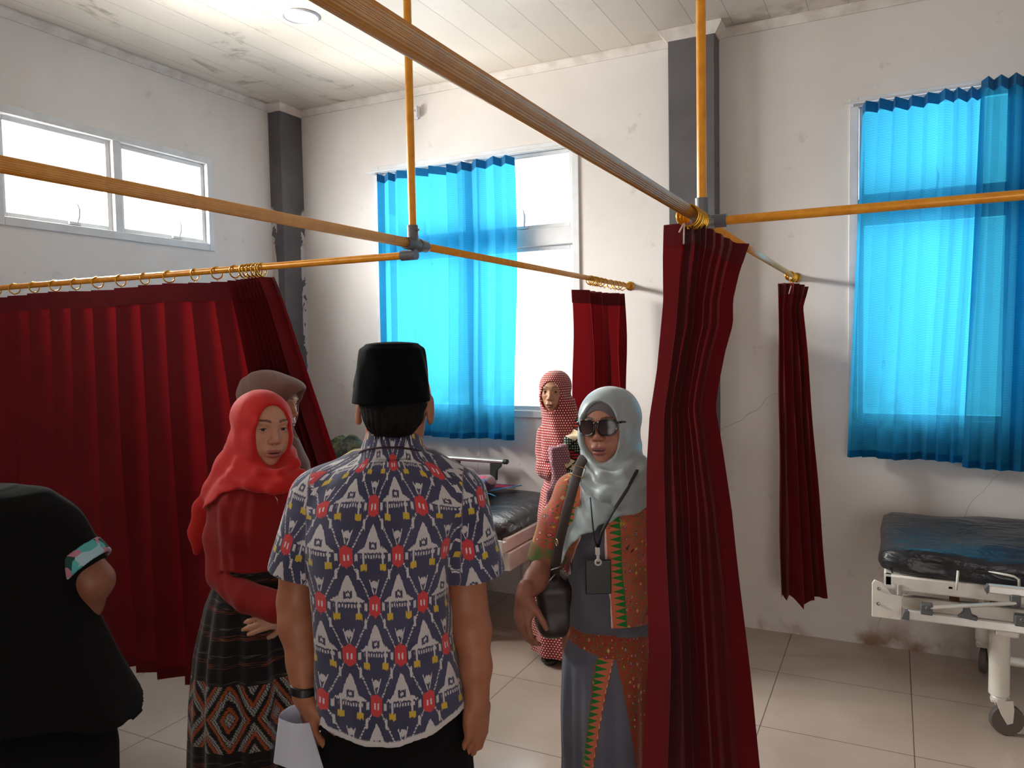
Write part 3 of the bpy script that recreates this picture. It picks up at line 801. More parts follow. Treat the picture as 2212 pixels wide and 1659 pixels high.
# mattress stay wires
m = MB(); m.tube([loc(.235, 3.545, .62), loc(.24, 3.545, .70)], .005, 8)
m.tube([loc(.335, 3.55, .712), loc(.43, 3.545, .700), loc(.447, 3.545, .69), loc(.45, 3.545, .64)], .005, 8)
m.build('mattress_stay', M_bed, b2, smooth=True)
m = MB(); bx(m, (.215, 3.60, .535), (.25, 3.63, .60)); m.build('rusted_bracket', M_rust, b2, bevel=.003); m = MB(); bx(m, (.36, 3.7, .55), (.60, 3.9, .57)); m.build('rusted_bracket', M_rust, b2, bevel=.003)
for x in (.40, 1.55):
    for y, rr in ((3.67, .038), (4.3, .034)):
        MB().tube([loc(x, y, .17), loc(x, y, .50)], rr, 24).build('leg', M_bed, b2, smooth='auto')
        caster(b2, x-1.0, y-4.0, .064, .25 if y < 4 else 1.3)
    MB().tube([loc(x, 4.28, .48), loc(x, 3.70, .22)], .014, 10).build('brace', M_bed, b2, smooth='auto')
MB().tube([loc(.40, 3.98, .20), loc(1.55, 3.98, .20)], .02, 12).build('cross_bar', M_bed, b2, smooth='auto')

# --- bed under window 1
b1 = empty('hospital_bed', (-2.8, 4.0, 0)); tag(b1, 'hospital bed with crumpled black mattress, striped mat and clothes under the left back window', 'bed')
B = Vector((-2.8, 4.0, 0))
x0, x1, y0, y1 = -3.80, -1.83, 3.56, 4.40
mattress(b1, x0+2.8, x1+2.8-.02, y0-4-.02, y1-4+.01, .60, .725, seed=5, wr=.012, dip=lambda x, y: -.035*math.exp(-((x-.97)/.10)**2)-.02*math.exp(-((y+.42)/.10)**2))
m = MB(); bx(m, (x0, y0, .545), (x1, y0+.04, .605)); bx(m, (x0, y1-.04, .545), (x1, y1, .605)); bx(m, (x1-.03, y0+.04, .545), (x1, y1-.04, .615)); bx(m, (x0, y0, .545), (x0+.03, y1, .605))
for q in np.linspace(-3.6, -2.0, 7): bx(m, (q, y0, .57), (q+.03, y1, .59))
m.build('mattress_frame', M_bed, b1, bevel=.006)
m = MB(); m.prism([(-.09, .055), (.0, .055), (.0, -.085), (-.012, -.095), (-.06, -.095), (-.075, -.06), (-.09, -.05)], loc(x1+.004, 3.545, .565), (1, 0, 0), (0, 0, 1), .01)
po = m.build('corner_plate', M_bed, b1, bevel=.003)
for c_ in (.02, -.02, -.05): MB().lathe(loc(x1-.025, 3.535, .565+c_), (0, -1, 0), [(.006, 0), (.006, .004), (.003, .005)], 12).build('bolt_head', M_steel, po, smooth='auto')
m = MB(); bx(m, (x1-.085, 3.60, .44), (x1+.012, 4.34, .54)); do = m.build('crank_housing', M_bed, b1, bevel=.006)
m = MB(); bx(m, (x1+.006, 3.86, .475), (x1+.022, 4.02, .515)); m.build('grip_recess', M_gripg, do, bevel=.004)
m = MB(); bx(m, (x0, y0+.03, .47), (x1-.05, y0+.07, .53)); bx(m, (x0, y1-.07, .47), (x1-.05, y1-.03, .53)); m.build('lower_frame', M_bed, b1, bevel=.005)
# raised side rail against the wall
m = MB(); m.tube([loc(-3.55, 4.40, .905), loc(-2.245, 4.40, .890)], .020, 16, flat=.8); m.build('rail_top_bar', M_alu, b1, smooth='auto')
m = MB(); m.tube([loc(-2.25, 4.40, .890), loc(-2.225, 4.40, .889), loc(-2.218, 4.40, .888)], [.021, .021, .012], 16, flat=.8)
m.prism([(-.075, -.01), (.0, -.01), (-.002, -.03), (-.03, -.055), (-.035, -.12), (-.075, -.12)], loc(-2.27, 4.385, .885), (1, 0, 0), (0, 0, 1), -.03)
m.build('rail_bracket', M_grip, b1, bevel=.003); m = MB()
m.prism([(-.02, -.01), (.02, -.01), (.02, -.055), (-.02, -.055)], loc(-2.60, 4.385, .892), (1, 0, 0), (0, 0, 1), -.03)
m.build('rail_bracket', M_grip, b1, bevel=.003)
for pa, pb in ((loc(-2.318, 4.4, .78), loc(-2.325, 4.4, .60)), (loc(-2.60, 4.4, .84), loc(-2.60, 4.4, .60)), (loc(-3.3, 4.4, .90), loc(-3.3, 4.4, .60))):
    MB().tube([pa, pb], .011, 10).build('rail_post', M_alu, b1, smooth='auto')
m = MB(); bx(m, (x0-.03, y0+.02, .5), (x0, y1-.02, .98)); m.build('headboard', M_bed, b1, bevel=.02)
for x in (-3.55, -2.05):
    for y in (3.70, 4.28):
        MB().tube([loc(x, y, .17), loc(x, y, .50)], .03, 20).build('leg', M_bed, b1, smooth='auto')
        caster(b1, x+2.8, y-4.0, .062, 2.4)

# striped mat on that bed (things lying on it stay on their own)
def mat_cloth():
    t = NT('striped_woven_mat', .85, 0, .2)
    x, y, z = t.xyz()
    f = t.math('FRACT', t.math('DIVIDE', y, .26))
    c = t.mix(t.math('LESS_THAN', f, .30), srgb(58, 54, 96), srgb(140, 44, 62))
    c = t.mix(t.math('GREATER_THAN', f, .86), c, srgb(64, 32, 60))
    a = t.math('GREATER_THAN', t.math('SINE', t.math('ADD', t.math('MULTIPLY', x, 300), t.math('MULTIPLY', y, 260))), 0)
    zig = t.mix(a, srgb(230, 226, 218), srgb(24, 24, 28))
    band = t.math('MULTIPLY', t.math('GREATER_THAN', f, .52), t.math('LESS_THAN', f, .62))
    c = t.mix(band, c, zig); t.base(c); t.bump(t.noise(500, 2), .3, .0006); return t.m
M_mat = mat_cloth()
r = empty('striped_mat', (-2.7, 4.0, .735)); tag(r, 'striped red and indigo mat with blue edging spread on the left bed', 'mat')
def matf(u, v):
    x = -3.45+(1.24+.10*v)*u; y = 3.56+.80*v
    e = x-(-2.30+.16*v)
    dz = -.03*math.exp(-((y-3.56)/.05)**2)
    return (x+2.7-.12*u*(1-v)*1.6, y-4.0, .012+.004*math.sin(9*x+5*y)+dz)
MB().sheet(50, 40, matf).build('mat_weave', M_mat, r, smooth=True)
pth = [Vector(matf(1, k/24))+Vector((0, 0, .003)) for k in range(25)]
MB().tube(pth, .009, 8, flat=.35).build('blue_edging', plain('blue_bias_tape', srgb(36, 130, 178), .7), r, smooth=True)
pk = Vector(matf(1, .55)); 
MB().tube([pk+Vector((0, 0, .006)), pk+Vector((.06, .02, .010)), pk+Vector((.10, .0, .012)), pk+Vector((.155, -.03, .006))], .005, 8, flat=.4).build('tie_string', bpy.data.materials['blue_bias_tape'], r, smooth=True)
MB().tube([pk+Vector((.045, .02, .011)), pk+Vector((.05, -.01, .011)), pk+Vector((.045, -.03, .006))], .005, 8, flat=.4).build('tie_string', bpy.data.materials['blue_bias_tape'], r, smooth=True)

# ================================================================== FIGURES: implicit surfaces turned into meshes
def rotm(yaw=0, pitch=0, roll=0):
    """columns = local x (right), y (forward), z (up). yaw about z, pitch tips the face down (negative) / up, roll tips sideways"""
    cy, sy = math.cos(yaw), math.sin(yaw); cp, sp = math.cos(pitch), math.sin(pitch); cr, sr = math.cos(roll), math.sin(roll)
    Rz = np.array([[cy, -sy, 0], [sy, cy, 0], [0, 0, 1]]); Rx = np.array([[1, 0, 0], [0, cp, -sp], [0, sp, cp]]); Ry = np.array([[cr, 0, sr], [0, 1, 0], [-sr, 0, cr]])
    return Rz@Rx@Ry
class Field:
    def __init__(s, lo, hi, h):
        s.h = h; s.lo = np.array(lo, float)
        n = [int(math.ceil((b-a)/h))+1 for a, b in zip(lo, hi)]
        s.ax = [np.float32(s.lo[i]+h*np.arange(n[i])) for i in range(3)]
        s.F = np.full(n, .3, np.float32)
    def _sl(s, lo, hi, m):
        sl = []
        for i in range(3):
            a = int(np.searchsorted(s.ax[i], lo[i]-m)); b = int(np.searchsorted(s.ax[i], hi[i]+m))
            if b <= a: return None
            sl.append(slice(a, b))
        return tuple(sl)
    def _g(s, sl): return s.ax[0][sl[0]][:, None, None], s.ax[1][sl[1]][None, :, None], s.ax[2][sl[2]][None, None, :]
    def comb(s, fn, lo, hi, k, mode):
        sl = s._sl(lo, hi, (k or 0)*1.2+3*s.h)
        if sl is None: return s
        d = fn(*s._g(sl)).astype(np.float32); F = s.F[sl]
        if mode == 'add':
            if k: hh = np.clip(.5+.5*(d-F)/k, 0, 1); r = d*(1-hh)+F*hh-k*hh*(1-hh)
            else: r = np.minimum(F, d)
        elif mode == 'sub':
            d = -d
            if k: hh = np.clip(.5-.5*(d-F)/k, 0, 1); r = d*(1-hh)+F*hh+k*hh*(1-hh)
            else: r = np.maximum(F, d)
        elif mode == 'and':
            if k: hh = np.clip(.5-.5*(d-F)/k, 0, 1); r = d*(1-hh)+F*hh+k*hh*(1-hh)
            else: r = np.maximum(F, d)
        s.F[sl] = r; return s
    # primitives
    def ell(s, c, r, R=None, k=.01, mode='add'):
        c = np.array(c, float); r = np.array(r, float); m = r.max()
        def fn(X, Y, Z):
            x, y, z = X-c[0], Y-c[1], Z-c[2]
            if R is not None: x, y, z = R[0, 0]*x+R[1, 0]*y+R[2, 0]*z, R[0, 1]*x+R[1, 1]*y+R[2, 1]*z, R[0, 2]*x+R[1, 2]*y+R[2, 2]*z
            a = (x/r[0])**2+(y/r[1])**2+(z/r[2])**2; b = (x/r[0]**2)**2+(y/r[1]**2)**2+(z/r[2]**2)**2
            k0 = np.sqrt(a); return k0*(k0-1)/np.sqrt(b+1e-9)
        return s.comb(fn, c-m, c+m, k, mode)
    def cone(s, a, b, ra, rb, k=.01, mode='add', flat=None):
        """round cone; flat=(direction, factor) squeezes it along a direction"""
        a = np.array(a, float); b = np.array(b, float); m = max(ra, rb)
        ba = b-a; L2 = ba@ba+1e-12
        def fn(X, Y, Z):
            x, y, z = X-a[0], Y-a[1], Z-a[2]
            t = np.clip((x*ba[0]+y*ba[1]+z*ba[2])/L2, 0, 1)
            x, y, z = x-ba[0]*t, y-ba[1]*t, z-ba[2]*t
            if flat is not None:
                n = np.array(flat[0], float); n = n/np.linalg.norm(n); q = x*n[0]+y*n[1]+z*n[2]; e = (1/flat[1]-1)
                x, y, z = x+n[0]*q*e, y+n[1]*q*e, z+n[2]*q*e
                return (np.sqrt(x*x+y*y+z*z)-(ra+(rb-ra)*t))*min(1, flat[1])
            return np.sqrt(x*x+y*y+z*z)-(ra+(rb-ra)*t)
        return s.comb(fn, np.minimum(a, b)-m, np.maximum(a, b)+m, k, mode)
    def chain(s, pts, rs, k=.01, mode='add', flat=None):
        for i in range(len(pts)-1): s.cone(pts[i], pts[i+1], rs[i], rs[i+1], k, mode, flat)
        return s
    def box(s, c, h, R=None, rnd=.005, k=.005, mode='add'):
        c = np.array(c, float); h = np.array(h, float); m = np.linalg.norm(h)
        def fn(X, Y, Z):
            x, y, z = X-c[0], Y-c[1], Z-c[2]
            if R is not None: x, y, z = R[0, 0]*x+R[1, 0]*y+R[2, 0]*z, R[0, 1]*x+R[1, 1]*y+R[2, 1]*z, R[0, 2]*x+R[1, 2]*y+R[2, 2]*z
            x, y, z = np.abs(x)-h[0]+rnd, np.abs(y)-h[1]+rnd, np.abs(z)-h[2]+rnd
            return np.sqrt(np.maximum(x, 0)**2+np.maximum(y, 0)**2+np.maximum(z, 0)**2)+np.minimum(np.maximum(np.maximum(x, y), z), 0)-rnd
        return s.comb(fn, c-m, c+m, k, mode)
    def loft(s, lv, k=.01, mode='add', e=2.0, zlo=None, zhi=None, fold=None):
        """stack of ellipses: rows (z, cx, cy, rx, ry); e = roundness exponent"""
        lv = np.array(sorted(lv, key=lambda q: q[0]), float)
        z0, z1 = lv[0, 0], lv[-1, 0]
        if zlo is None: zlo = z0
        if zhi is None: zhi = z1
        def fn(X, Y, Z):
            zz = Z.ravel()
            def it(i):
                v = np.interp(zz, lv[:, 0], lv[:, i]); n = 5
                return v[None, None, :].astype(np.float32)
            cx, cy, rx, ry = it(1), it(2), it(3), it(4)
            x, y = X-cx, Y-cy
            if e == 2.0: q = np.sqrt((x/rx)**2+(y/ry)**2)
            else: q = (np.abs(x/rx)**e+np.abs(y/ry)**e)**(1/e)
            rad = np.sqrt(x*x+y*y)+1e-6
            d = rad-rad/np.maximum(q, 1e-4)
            d = np.maximum(d, -.2)
            if fold is not None: d = d+fold(np.arctan2(y, x), Z, x, y)
            d = np.maximum(d, Z-zhi); d = np.maximum(d, (zlo(X, Y) if callable(zlo) else zlo)-Z)
            return d*.9
        mx = np.abs(lv[:, 1]).max()+lv[:, 3].max()+.03; my = np.abs(lv[:, 2]).max()+lv[:, 4].max()+.03
        lo = [(lv[:, 1]-lv[:, 3]).min()-.03, (lv[:, 2]-lv[:, 4]).min()-.03, z0-.05]; hi = [(lv[:, 1]+lv[:, 3]).max()+.03, (lv[:, 2]+lv[:, 4]).max()+.03, z1+.02]
        return s.comb(fn, lo, hi, k, mode)
    def disp(s, fn):
        X, Y, Z = s._g((slice(None),)*3); s.F += fn(X, Y, Z).astype(np.float32); return s
    def keep(s, fn, k=0):
        """intersect with fn<0"""
        X, Y, Z = s._g((slice(None),)*3); s.F = np.maximum(s.F, fn(X, Y, Z)).astype(np.float32); return s
    def nets(s):
        F = s.F.copy()
        F[0], F[-1], F[:, 0], F[:, -1], F[:, :, 0], F[:, :, -1] = (np.abs(q)+1e-4 for q in (F[0], F[-1], F[:, 0], F[:, -1], F[:, :, 0], F[:, :, -1]))
        I = F < 0
        c = np.zeros(tuple(n-1 for n in F.shape), np.uint8)
        for dx in (0, 1):
            for dy in (0, 1):
                for dz in (0, 1): c += I[dx:dx+c.shape[0], dy:dy+c.shape[1], dz:dz+c.shape[2]]
        act = (c > 0) & (c < 8)
        ix, iy, iz = np.nonzero(act)
        idx = np.full(act.shape, -1, np.int32); idx[ix, iy, iz] = np.arange(len(ix))
        S = np.zeros((len(ix), 3), np.float32); n = np.zeros(len(ix), np.float32)
        cor = [(a, b, d) for a in (0, 1) for b in (0, 1) for d in (0, 1)]
        V = {q: F[ix+q[0], iy+q[1], iz+q[2]] for q in cor}
        for a in cor:
            for ax in range(3):
                if a[ax]: continue
                b = list(a); b[ax] = 1; b = tuple(b)
                va, vb = V[a], V[b]; cr = (va < 0) != (vb < 0)
                t = np.where(cr, va/np.where(cr, va-vb, 1), 0)
                p = np.array(a, np.float32)[None, :].repeat(len(ix), 0); p[:, ax] += t
                S += p*cr[:, None]; n += cr
        P = S/n[:, None]+np.stack([ix, iy, iz], 1); P = P*s.h+s.lo
        quads = []
        for ax in range(3):
            sl0 = [slice(None)]*3; sl1 = [slice(None)]*3; sl0[ax] = slice(0, -1); sl1[ax] = slice(1, None)
            A, B = I[tuple(sl0)], I[tuple(sl1)]
            e = np.argwhere(A != B); o = [i for i in range(3) if i != ax]
            e = e[(e[:, o[0]] > 0) & (e[:, o[1]] > 0)]
            e = e[(e[:, o[0]] < F.shape[o[0]]-1) & (e[:, o[1]] < F.shape[o[1]]-1)]
            def g(d0, d1):
                q = e.copy(); q[:, o[0]] -= d0; q[:, o[1]] -= d1; return idx[q[:, 0], q[:, 1], q[:, 2]]
            q = np.stack([g(1, 1), g(0, 1), g(0, 0), g(1, 0)], 1)
            ins = A[e[:, 0], e[:, 1], e[:, 2]]
            fl = ins if ax != 1 else ~ins
            q[~fl] = q[~fl][:, ::-1]
            quads.append(q)
        Q = np.concatenate(quads); Q = Q[(Q >= 0).all(1)]
        return P.astype(np.float64), Q
def smooth_mesh(P, Q, it=1, lam=.5):
    for _ in range(it):
        A = np.zeros_like(P); n = np.zeros(len(P))
        for i in range(4):
            a, b = Q[:, i], Q[:, (i+1) % 4]
            for k in range(3):
                A[:, k] += np.bincount(a, P[b, k], len(P))+np.bincount(b, P[a, k], len(P))
            n += np.bincount(a, minlength=len(P))+np.bincount(b, minlength=len(P))
        P = P*(1-lam)+lam*A/np.maximum(n, 1)[:, None]
    return P
def mesh_obj(name, parts, mat, parent=None, col=None):
    """parts: list of (P, Q, colours or None)"""
    off = 0; PP, QQ, CC = [], [], []
    for (P, Q, C) in parts:
        PP.append(P); QQ.append(Q+off); off += len(P)
        if C is not None: CC.append(C)
    P, Q = np.concatenate(PP), np.concatenate(QQ)
    me = bpy.data.meshes.new(name)
    me.vertices.add(len(P)); me.vertices.foreach_set('co', P.astype(np.float32).ravel())
    me.loops.add(len(Q)*4); me.loops.foreach_set('vertex_index', Q.astype(np.int32).ravel())
    me.polygons.add(len(Q)); me.polygons.foreach_set('loop_start', np.arange(0, len(Q)*4, 4, dtype=np.int32))
    me.polygons.foreach_set('loop_total', np.full(len(Q), 4, np.int32)) if bpy.app.version < (4, 0) else None
    me.polygons.foreach_set('use_smooth', np.ones(len(Q), bool))
    me.update(calc_edges=True); me.validate()
    if CC:
        C = np.concatenate(CC); a = me.color_attributes.new('Col', 'FLOAT_COLOR', 'POINT')
        a.data.foreach_set('color', np.concatenate([C, np.ones((len(C), 1))], 1).astype(np.float32).ravel())
    me.materials.append(mat)
    o = bpy.data.objects.new(name, me); return link(o, parent)
# value noise for cloth folds / colours
_N = rng.uniform(-1, 1, (32, 32, 32)).astype(np.float32)
def vnoise(X, Y, Z, s):
    X, Y, Z = np.broadcast_arrays(X*s+100, Y*s+100, Z*s+100)
    i, j, k = np.floor(X).astype(int), np.floor(Y).astype(int), np.floor(Z).astype(int)
    u, v, w_ = X-i, Y-j, Z-k; u, v, w_ = u*u*(3-2*u), v*v*(3-2*v), w_*w_*(3-2*w_)
    g = lambda a, b, c: _N[(i+a) & 31, (j+b) & 31, (k+c) & 31]
    return (((g(0,0,0)*(1-u)+g(1,0,0)*u)*(1-v)+(g(0,1,0)*(1-u)+g(1,1,0)*u)*v)*(1-w_)+((g(0,0,1)*(1-u)+g(1,0,1)*u)*(1-v)+(g(0,1,1)*(1-u)+g(1,1,1)*u)*v)*w_)
def mixc(C, m, c):
    m = np.clip(m, 0, 1)[:, None]; return C*(1-m)+np.array(c)[None, :]*m
def sst(x, a, b):
    t = np.clip((x-a)/(b-a), 0, 1); return t*t*(3-2*t)

def head(Fd, O, R, mouth=0.0, ears=True, eyes=True, age=0.0, W=1.0, nose=1.0, smile=0, jaw=1.0):
    """adult head in field Fd, centre O (between the ears at eye height), rotation R (x right, y out of the face, z up)"""
    O = np.array(O, float)
    T = lambda x, y, z: O+R@np.array([x*W, y, z])
    E = lambda c, r, k=.01, mode='add', RR=None: Fd.ell(T(*c), (r[0]*W, r[1], r[2]), R if RR is None else R@RR, k, mode)
    E((0, -.014, .024), (.0735, .094, .074), .02)
    E((0, .010, .018), (.066, .080, .070), .03)
    E((0, .026, -.035), (.0545, .058, .075), .035)
    E((0, .045, -.075), (.029*jaw, .032, .034), .03)
    E((0, .0675, -.095), (.0165, .014, .013), .020)
    for sx in (-1, 1):
        E((sx*.037, .010, -.060), (.017, .035, .022), .03)         # jaw angle
        E((sx*.041, .0585, -.024), (.021, .019, .017), .022)        # cheekbone
        E((sx*.022, .082, .0195), (.021, .0085, .0065), .016)       # brow
        E((sx*.0315, .0955, -.002), (.0175, .0135, .0105), .012, 'sub')  # socket
        E((sx*.036, .064, -.052), (.018, .014, .020), .024)
    E((0, .0840, -.062), (.025, .011, .017), .018)                 # muzzle
    # nose
    n = nose
    Fd.cone(T(0, .0835, .006), T(0, .0985, -.028), .0065, .0085, .011)
    E((0, .1005, -.0325), (.0105*n, .0085, .0080), .008)
    for sx in (-1, 1):
        E((sx*.0130*n, .0925, -.0365), (.0072*n, .0090, .0064), .006)
        E((sx*.0068*n, .0975, -.0430), (.0034*n, .0042, .0030), .0025, 'sub')
        if eyes:
            c = (sx*.0315, .0735, -.002)
            Fd.ell(T(*c), (.0122,)*3, None, 0)
            # lids: shell clipped by slanted planes
            cc = T(*c)
            for up in (1, -1):
                def lid(X, Y, Z, up=up, cc=cc, sx=sx):
                    x, y, z = X-cc[0], Y-cc[1], Z-cc[2]
                    lx, ly, lz = R[0, 0]*x+R[1, 0]*y+R[2, 0]*z, R[0, 1]*x+R[1, 1]*y+R[2, 1]*z, R[0, 2]*x+R[1, 2]*y+R[2, 2]*z
                    d = np.sqrt(lx*lx+ly*ly+(lz)**2)-.0140
                    if up > 0: pl = (.0036+sx*lx*.10-(lx/.0125)**2*.0045)-lz
                    else: pl = lz-(-.0042+sx*lx*.10+(lx/.0125)**2*.0030)
                    return np.maximum(d, pl)
                Fd.comb(lid, cc-.015, cc+.015, .0022, 'add')
    # lips
    mo = mouth
    E((0, .0925, -.0640+mo*.15), (.0215, .0072, .0044), .006)
    E((0, .0900, -.0750-mo*.85), (.0185, .0074, .0052), .007)
    Fd.ell(T(0, .1030, -.0695-mo*.35), (.0215*W, .0105, .0011+mo*.55), R, .002, 'sub')
    E((0, .0985, -.0545), (.0030, .0040, .0060), .005, 'sub')    # philtrum
    
    if age:
        for sx in ((-1, 1) if age > .3 else ()):
            Fd.cone(T(sx*.019, .094, -.042), T(sx*.031, .082, -.070), .0016, .0016, .006*age, 'sub')
            E((sx*.050, .066, -.056), (.007, .006, .016), .020, 'sub')
        for zz in (.036, .045): Fd.cone(T(-.022, .092, zz), T(.022, .092, zz), .0012, .0012, .004, 'sub')
    if ears:
        for sx in (-1, 1):
            RE = rotm(sx*-.35, -.15, 0)
            E((sx*.0765, -.012, -.012), (.0065, .0175, .0315), .006, 'add', RE)
            E((sx*.0815, -.008, -.008), (.0045, .0105, .0195), .004, 'sub', RE)
            E((sx*.0745, -.006, -.036), (.006, .009, .010), .006)
def skin_cols(P, O, R, W=1.0, tone=(148, 98, 76), lip=(128, 66, 58), brow=.75, lash=1.0, teeth=0.0, gaze=(0, 0), mouth=0.0, hairline=False):
    L = (P-np.array(O))@R; L = L.copy(); L[:, 0] /= W
    x, y, z = L.T; ax = np.abs(x)
    C = np.tile(np.array(srgb(*tone)), (len(P), 1))
    n = vnoise(P[:, 0], P[:, 1], P[:, 2], 60)*.5+vnoise(P[:, 0], P[:, 1], P[:, 2], 160)*.5
    C *= (1+.06*n)[:, None]
    face = y > .03
    # warmer cheeks and nose
    C = mixc(C, .30*face*np.exp(-((ax-.040)/.020)**2-((z+.035)/.022)**2), srgb(tone[0]*1.0, tone[1]*.80, tone[2]*.78))
    C = mixc(C, .25*face*np.exp(-(x/.016)**2-((z+.036)/.012)**2), srgb(tone[0]*1.0, tone[1]*.78, tone[2]*.74))
    # brows
    bz = .0215+.0045*np.sin(np.clip((ax-.012)/.038, 0, 1)*pi*.75)
    m = face*sst(ax, .009, .014)*(1-sst(ax, .044, .052))*np.exp(-((z-bz)/(.0040-.0012*sst(ax, .02, .05)))**4)
    C = mixc(C, brow*1.25*m*(.85+.4*vnoise(x, y, z, 500)), srgb(34, 24, 22))
    # eyes
    for sx in (-1, 1):
        e = L-np.array([sx*.0315, .0735, -.002]); r = np.linalg.norm(e, axis=1); ball = (r < .0129) & (e[:, 1] > 0)
        C[ball] = srgb(205, 196, 188)
        gx, gz = gaze; d = np.hypot(e[:, 0]-gx*.0122, e[:, 2]-gz*.0122)
        C[ball & (d < .0062)] = srgb(38, 22, 16); C[ball & (d < .0026)] = srgb(8, 6, 6)
        ring = (~ball) & (r < .0152) & (e[:, 1] > .002) & (e[:, 2] > .001) & (e[:, 2] < .0062-(e[:, 0]/.0125)**2*.0045)
        C = mixc(C, ring*lash*.9, srgb(26, 18, 16))
        C = mixc(C, .22*np.exp(-((e[:, 0])/.016)**2-((e[:, 2]+.009)/.005)**2)*face, srgb(tone[0]*.72, tone[1]*.66, tone[2]*.64))
    # lips
    ul = face*(y > .07)*np.exp(-(x/.0235)**8)*sst(z, -.0715-mouth*.2, -.069)*(1-sst(z, -.0602-.0022*(ax/.02)**2+mouth*.15, -.0585+mouth*.15))
    ll = face*(y > .07)*np.exp(-(x/.0205)**8)*sst(z, -.0835-mouth*.85+.0045*(ax/.02)**2, -.0815-mouth*.85+.0045*(ax/.02)**2)*(1-sst(z, -.072, -.070))
    C = mixc(C, np.maximum(ul, ll)*.85, srgb(*lip))
    if mouth:
        inn = (y < .0955) & (y > .05) & ((x/.0195)**2+((z+.0695+mouth*.35)/(.0012+mouth*.55))**2 < 1)
        C[inn] = srgb(60, 24, 22)
        if teeth: C[inn & (z > -.0695)] = srgb(200, 190, 176)
    # nostril holes
    C = mixc(C, face*np.exp(-((ax-.0068)/.003)**2-((z+.0445)/.0022)**2)*(y > .09)*.8, srgb(50, 26, 22))
    return np.clip(C, 0, 1)

def hand(Fd, W, R, side=1, curl=.5, spread=.0, thumb=.5, s=1.0, fingers=None, k=.006):
    """W wrist point; R columns: x across the palm towards the thumb side, y back of the hand, z from wrist to fingertips"""
    W = np.array(W, float); T = lambda x, y, z: W+R@(np.array([x, y, z])*s)
    Fd.cone(T(0, 0, -.03), T(0, 0, .012), .0235*s, .0245*s, .012, flat=(R[:, 1], .78))
    Fd.ell(T(.002, -.001, .045), (.038*s, .0145*s, .047*s), R, .018)
    Fd.ell(T(.026, -.008, .034), (.015*s, .013*s, .028*s), R@rotm(0, 0, .25), .014)
    Fd.ell(T(-.024, -.006, .04), (.012*s, .012*s, .03*s), R, .012)
    base = [(.029, .082), (.0095, .087), (-.0105, .083), (-.029, .073)]
    lens = [(.042, .026, .020), (.046, .029, .021), (.043, .027, .020), (.034, .021, .018)]
    rad = [.0088, .0090, .0085, .0076]
    cs = fingers or [curl]*4
    for i, ((bx_, bz), L, r, c) in enumerate(zip(base, lens, rad, cs)):
        p = np.array([bx_, -.001, bz]); a = -.10*c; fan = (bx_/.029)*spread
        pts = [np.array([bx_*.9, 0, bz-.03]), p]
        for j, l in enumerate(L):
            a += c*(.75, 1.0, .65)[j]
            d = np.array([math.sin(fan)*math.cos(a), -math.sin(a), math.cos(a)*math.cos(fan)])
            p = p+d*l; pts.append(p)
        pts = [T(*q) for q in pts]
        rr = [r*s*1.1, r*s*1.06, r*s*.98, r*s*.9, r*s*.74]
        for j in range(len(pts)-1): Fd.cone(pts[j], pts[j+1], rr[j], rr[j+1], .010 if j == 0 else .0025)
    p = np.array([.030, -.004, .020]); d1 = np.array([.62, -.30-.5*thumb*.6, .72]); d1 /= np.linalg.norm(d1)
    d2 = np.array([.62-.7*thumb, -.30-.5*thumb, .85]); d2 /= np.linalg.norm(d2); d3 = np.array([.55-1.0*thumb, -.28-.6*thumb, .85]); d3 /= np.linalg.norm(d3)
    q1 = p+d1*.034; q2 = q1+d2*.032; q3 = q2+d3*.024
    Fd.cone(T(*p), T(*q1), .0145*s, .0115*s, .012); Fd.cone(T(*q1), T(*q2), .0112*s, .0100*s, .003); Fd.cone(T(*q2), T(*q3), .0100*s, .0080*s, .003)
def skin_mat(name='skin', rough=.48):
    t = NT(name, rough, 0, .4); t.base(t.vcol())
    t.b.inputs['Subsurface Weight'].default_value = .06; t.b.inputs['Subsurface Radius'].default_value = (.012, .005, .003)
    t.b.inputs['Subsurface Scale'].default_value = .5
    t.bump(t.noise(260, 3), .12, .0008); return t.m
M_skin = skin_mat()
class Frame:
    """person-local frame: x to the right, y away from the camera, both level; origin on the floor"""
    def __init__(s, px, py, d):
        p = at(px, py, d); s.o = Vector((p[0], p[1], 0)); s.d = d
        s.R = np.array([[math.cos(YAW), math.sin(YAW), 0], [-math.sin(YAW), math.cos(YAW), 0], [0, 0, 1]]).T
        # columns: right (cos,-sin), away (sin,cos)
        s.R = np.array([[math.cos(YAW), math.sin(YAW), 0], [-math.sin(YAW), math.cos(YAW), 0], [0, 0, 1]])
        s.rz = math.atan2(-math.sin(YAW), math.cos(YAW))
    def __call__(s, px, py, dd=0.0):
        w_ = at(px, py, s.d+dd)-np.array(s.o); return s.R.T@w_
    def root(s, name='person'): return empty(name, s.o, s.rz)

# ================================================================== PEOPLE
def fabric(name, c, c2=None, rough=.85, sheen=.3, folds=0, vc=False, trans=0, ct=None):
    return cloth(name, c, trans=trans, c_trans=ct, c2=c2, rough=rough, sheen=sheen, vcol=vc)
M_black = fabric('black_cotton', srgb(10, 10, 11), srgb(8, 8, 9), sheen=0, rough=.95)
M_velvet = plain('black_velvet_hat', srgb(8, 9, 12), .85, 0, .06, srgb(6, 6, 9), 20, bump=.2, bscale=300)
M_hair = plain('black_hair', srgb(12, 11, 11), .7, 0, .12, srgb(24, 21, 21), 90, bump=.6, bscale=220)
M_shoe = plain('dark_shoe_leather', srgb(30, 26, 24), .45)

def attr_color(me_obj, name, A):
    a = me_obj.data.color_attributes.new(name, 'FLOAT_COLOR', 'POINT')
    a.data.foreach_set('color', np.concatenate([A, np.ones((len(A), 4-A.shape[1]))], 1).astype(np.float32).ravel())

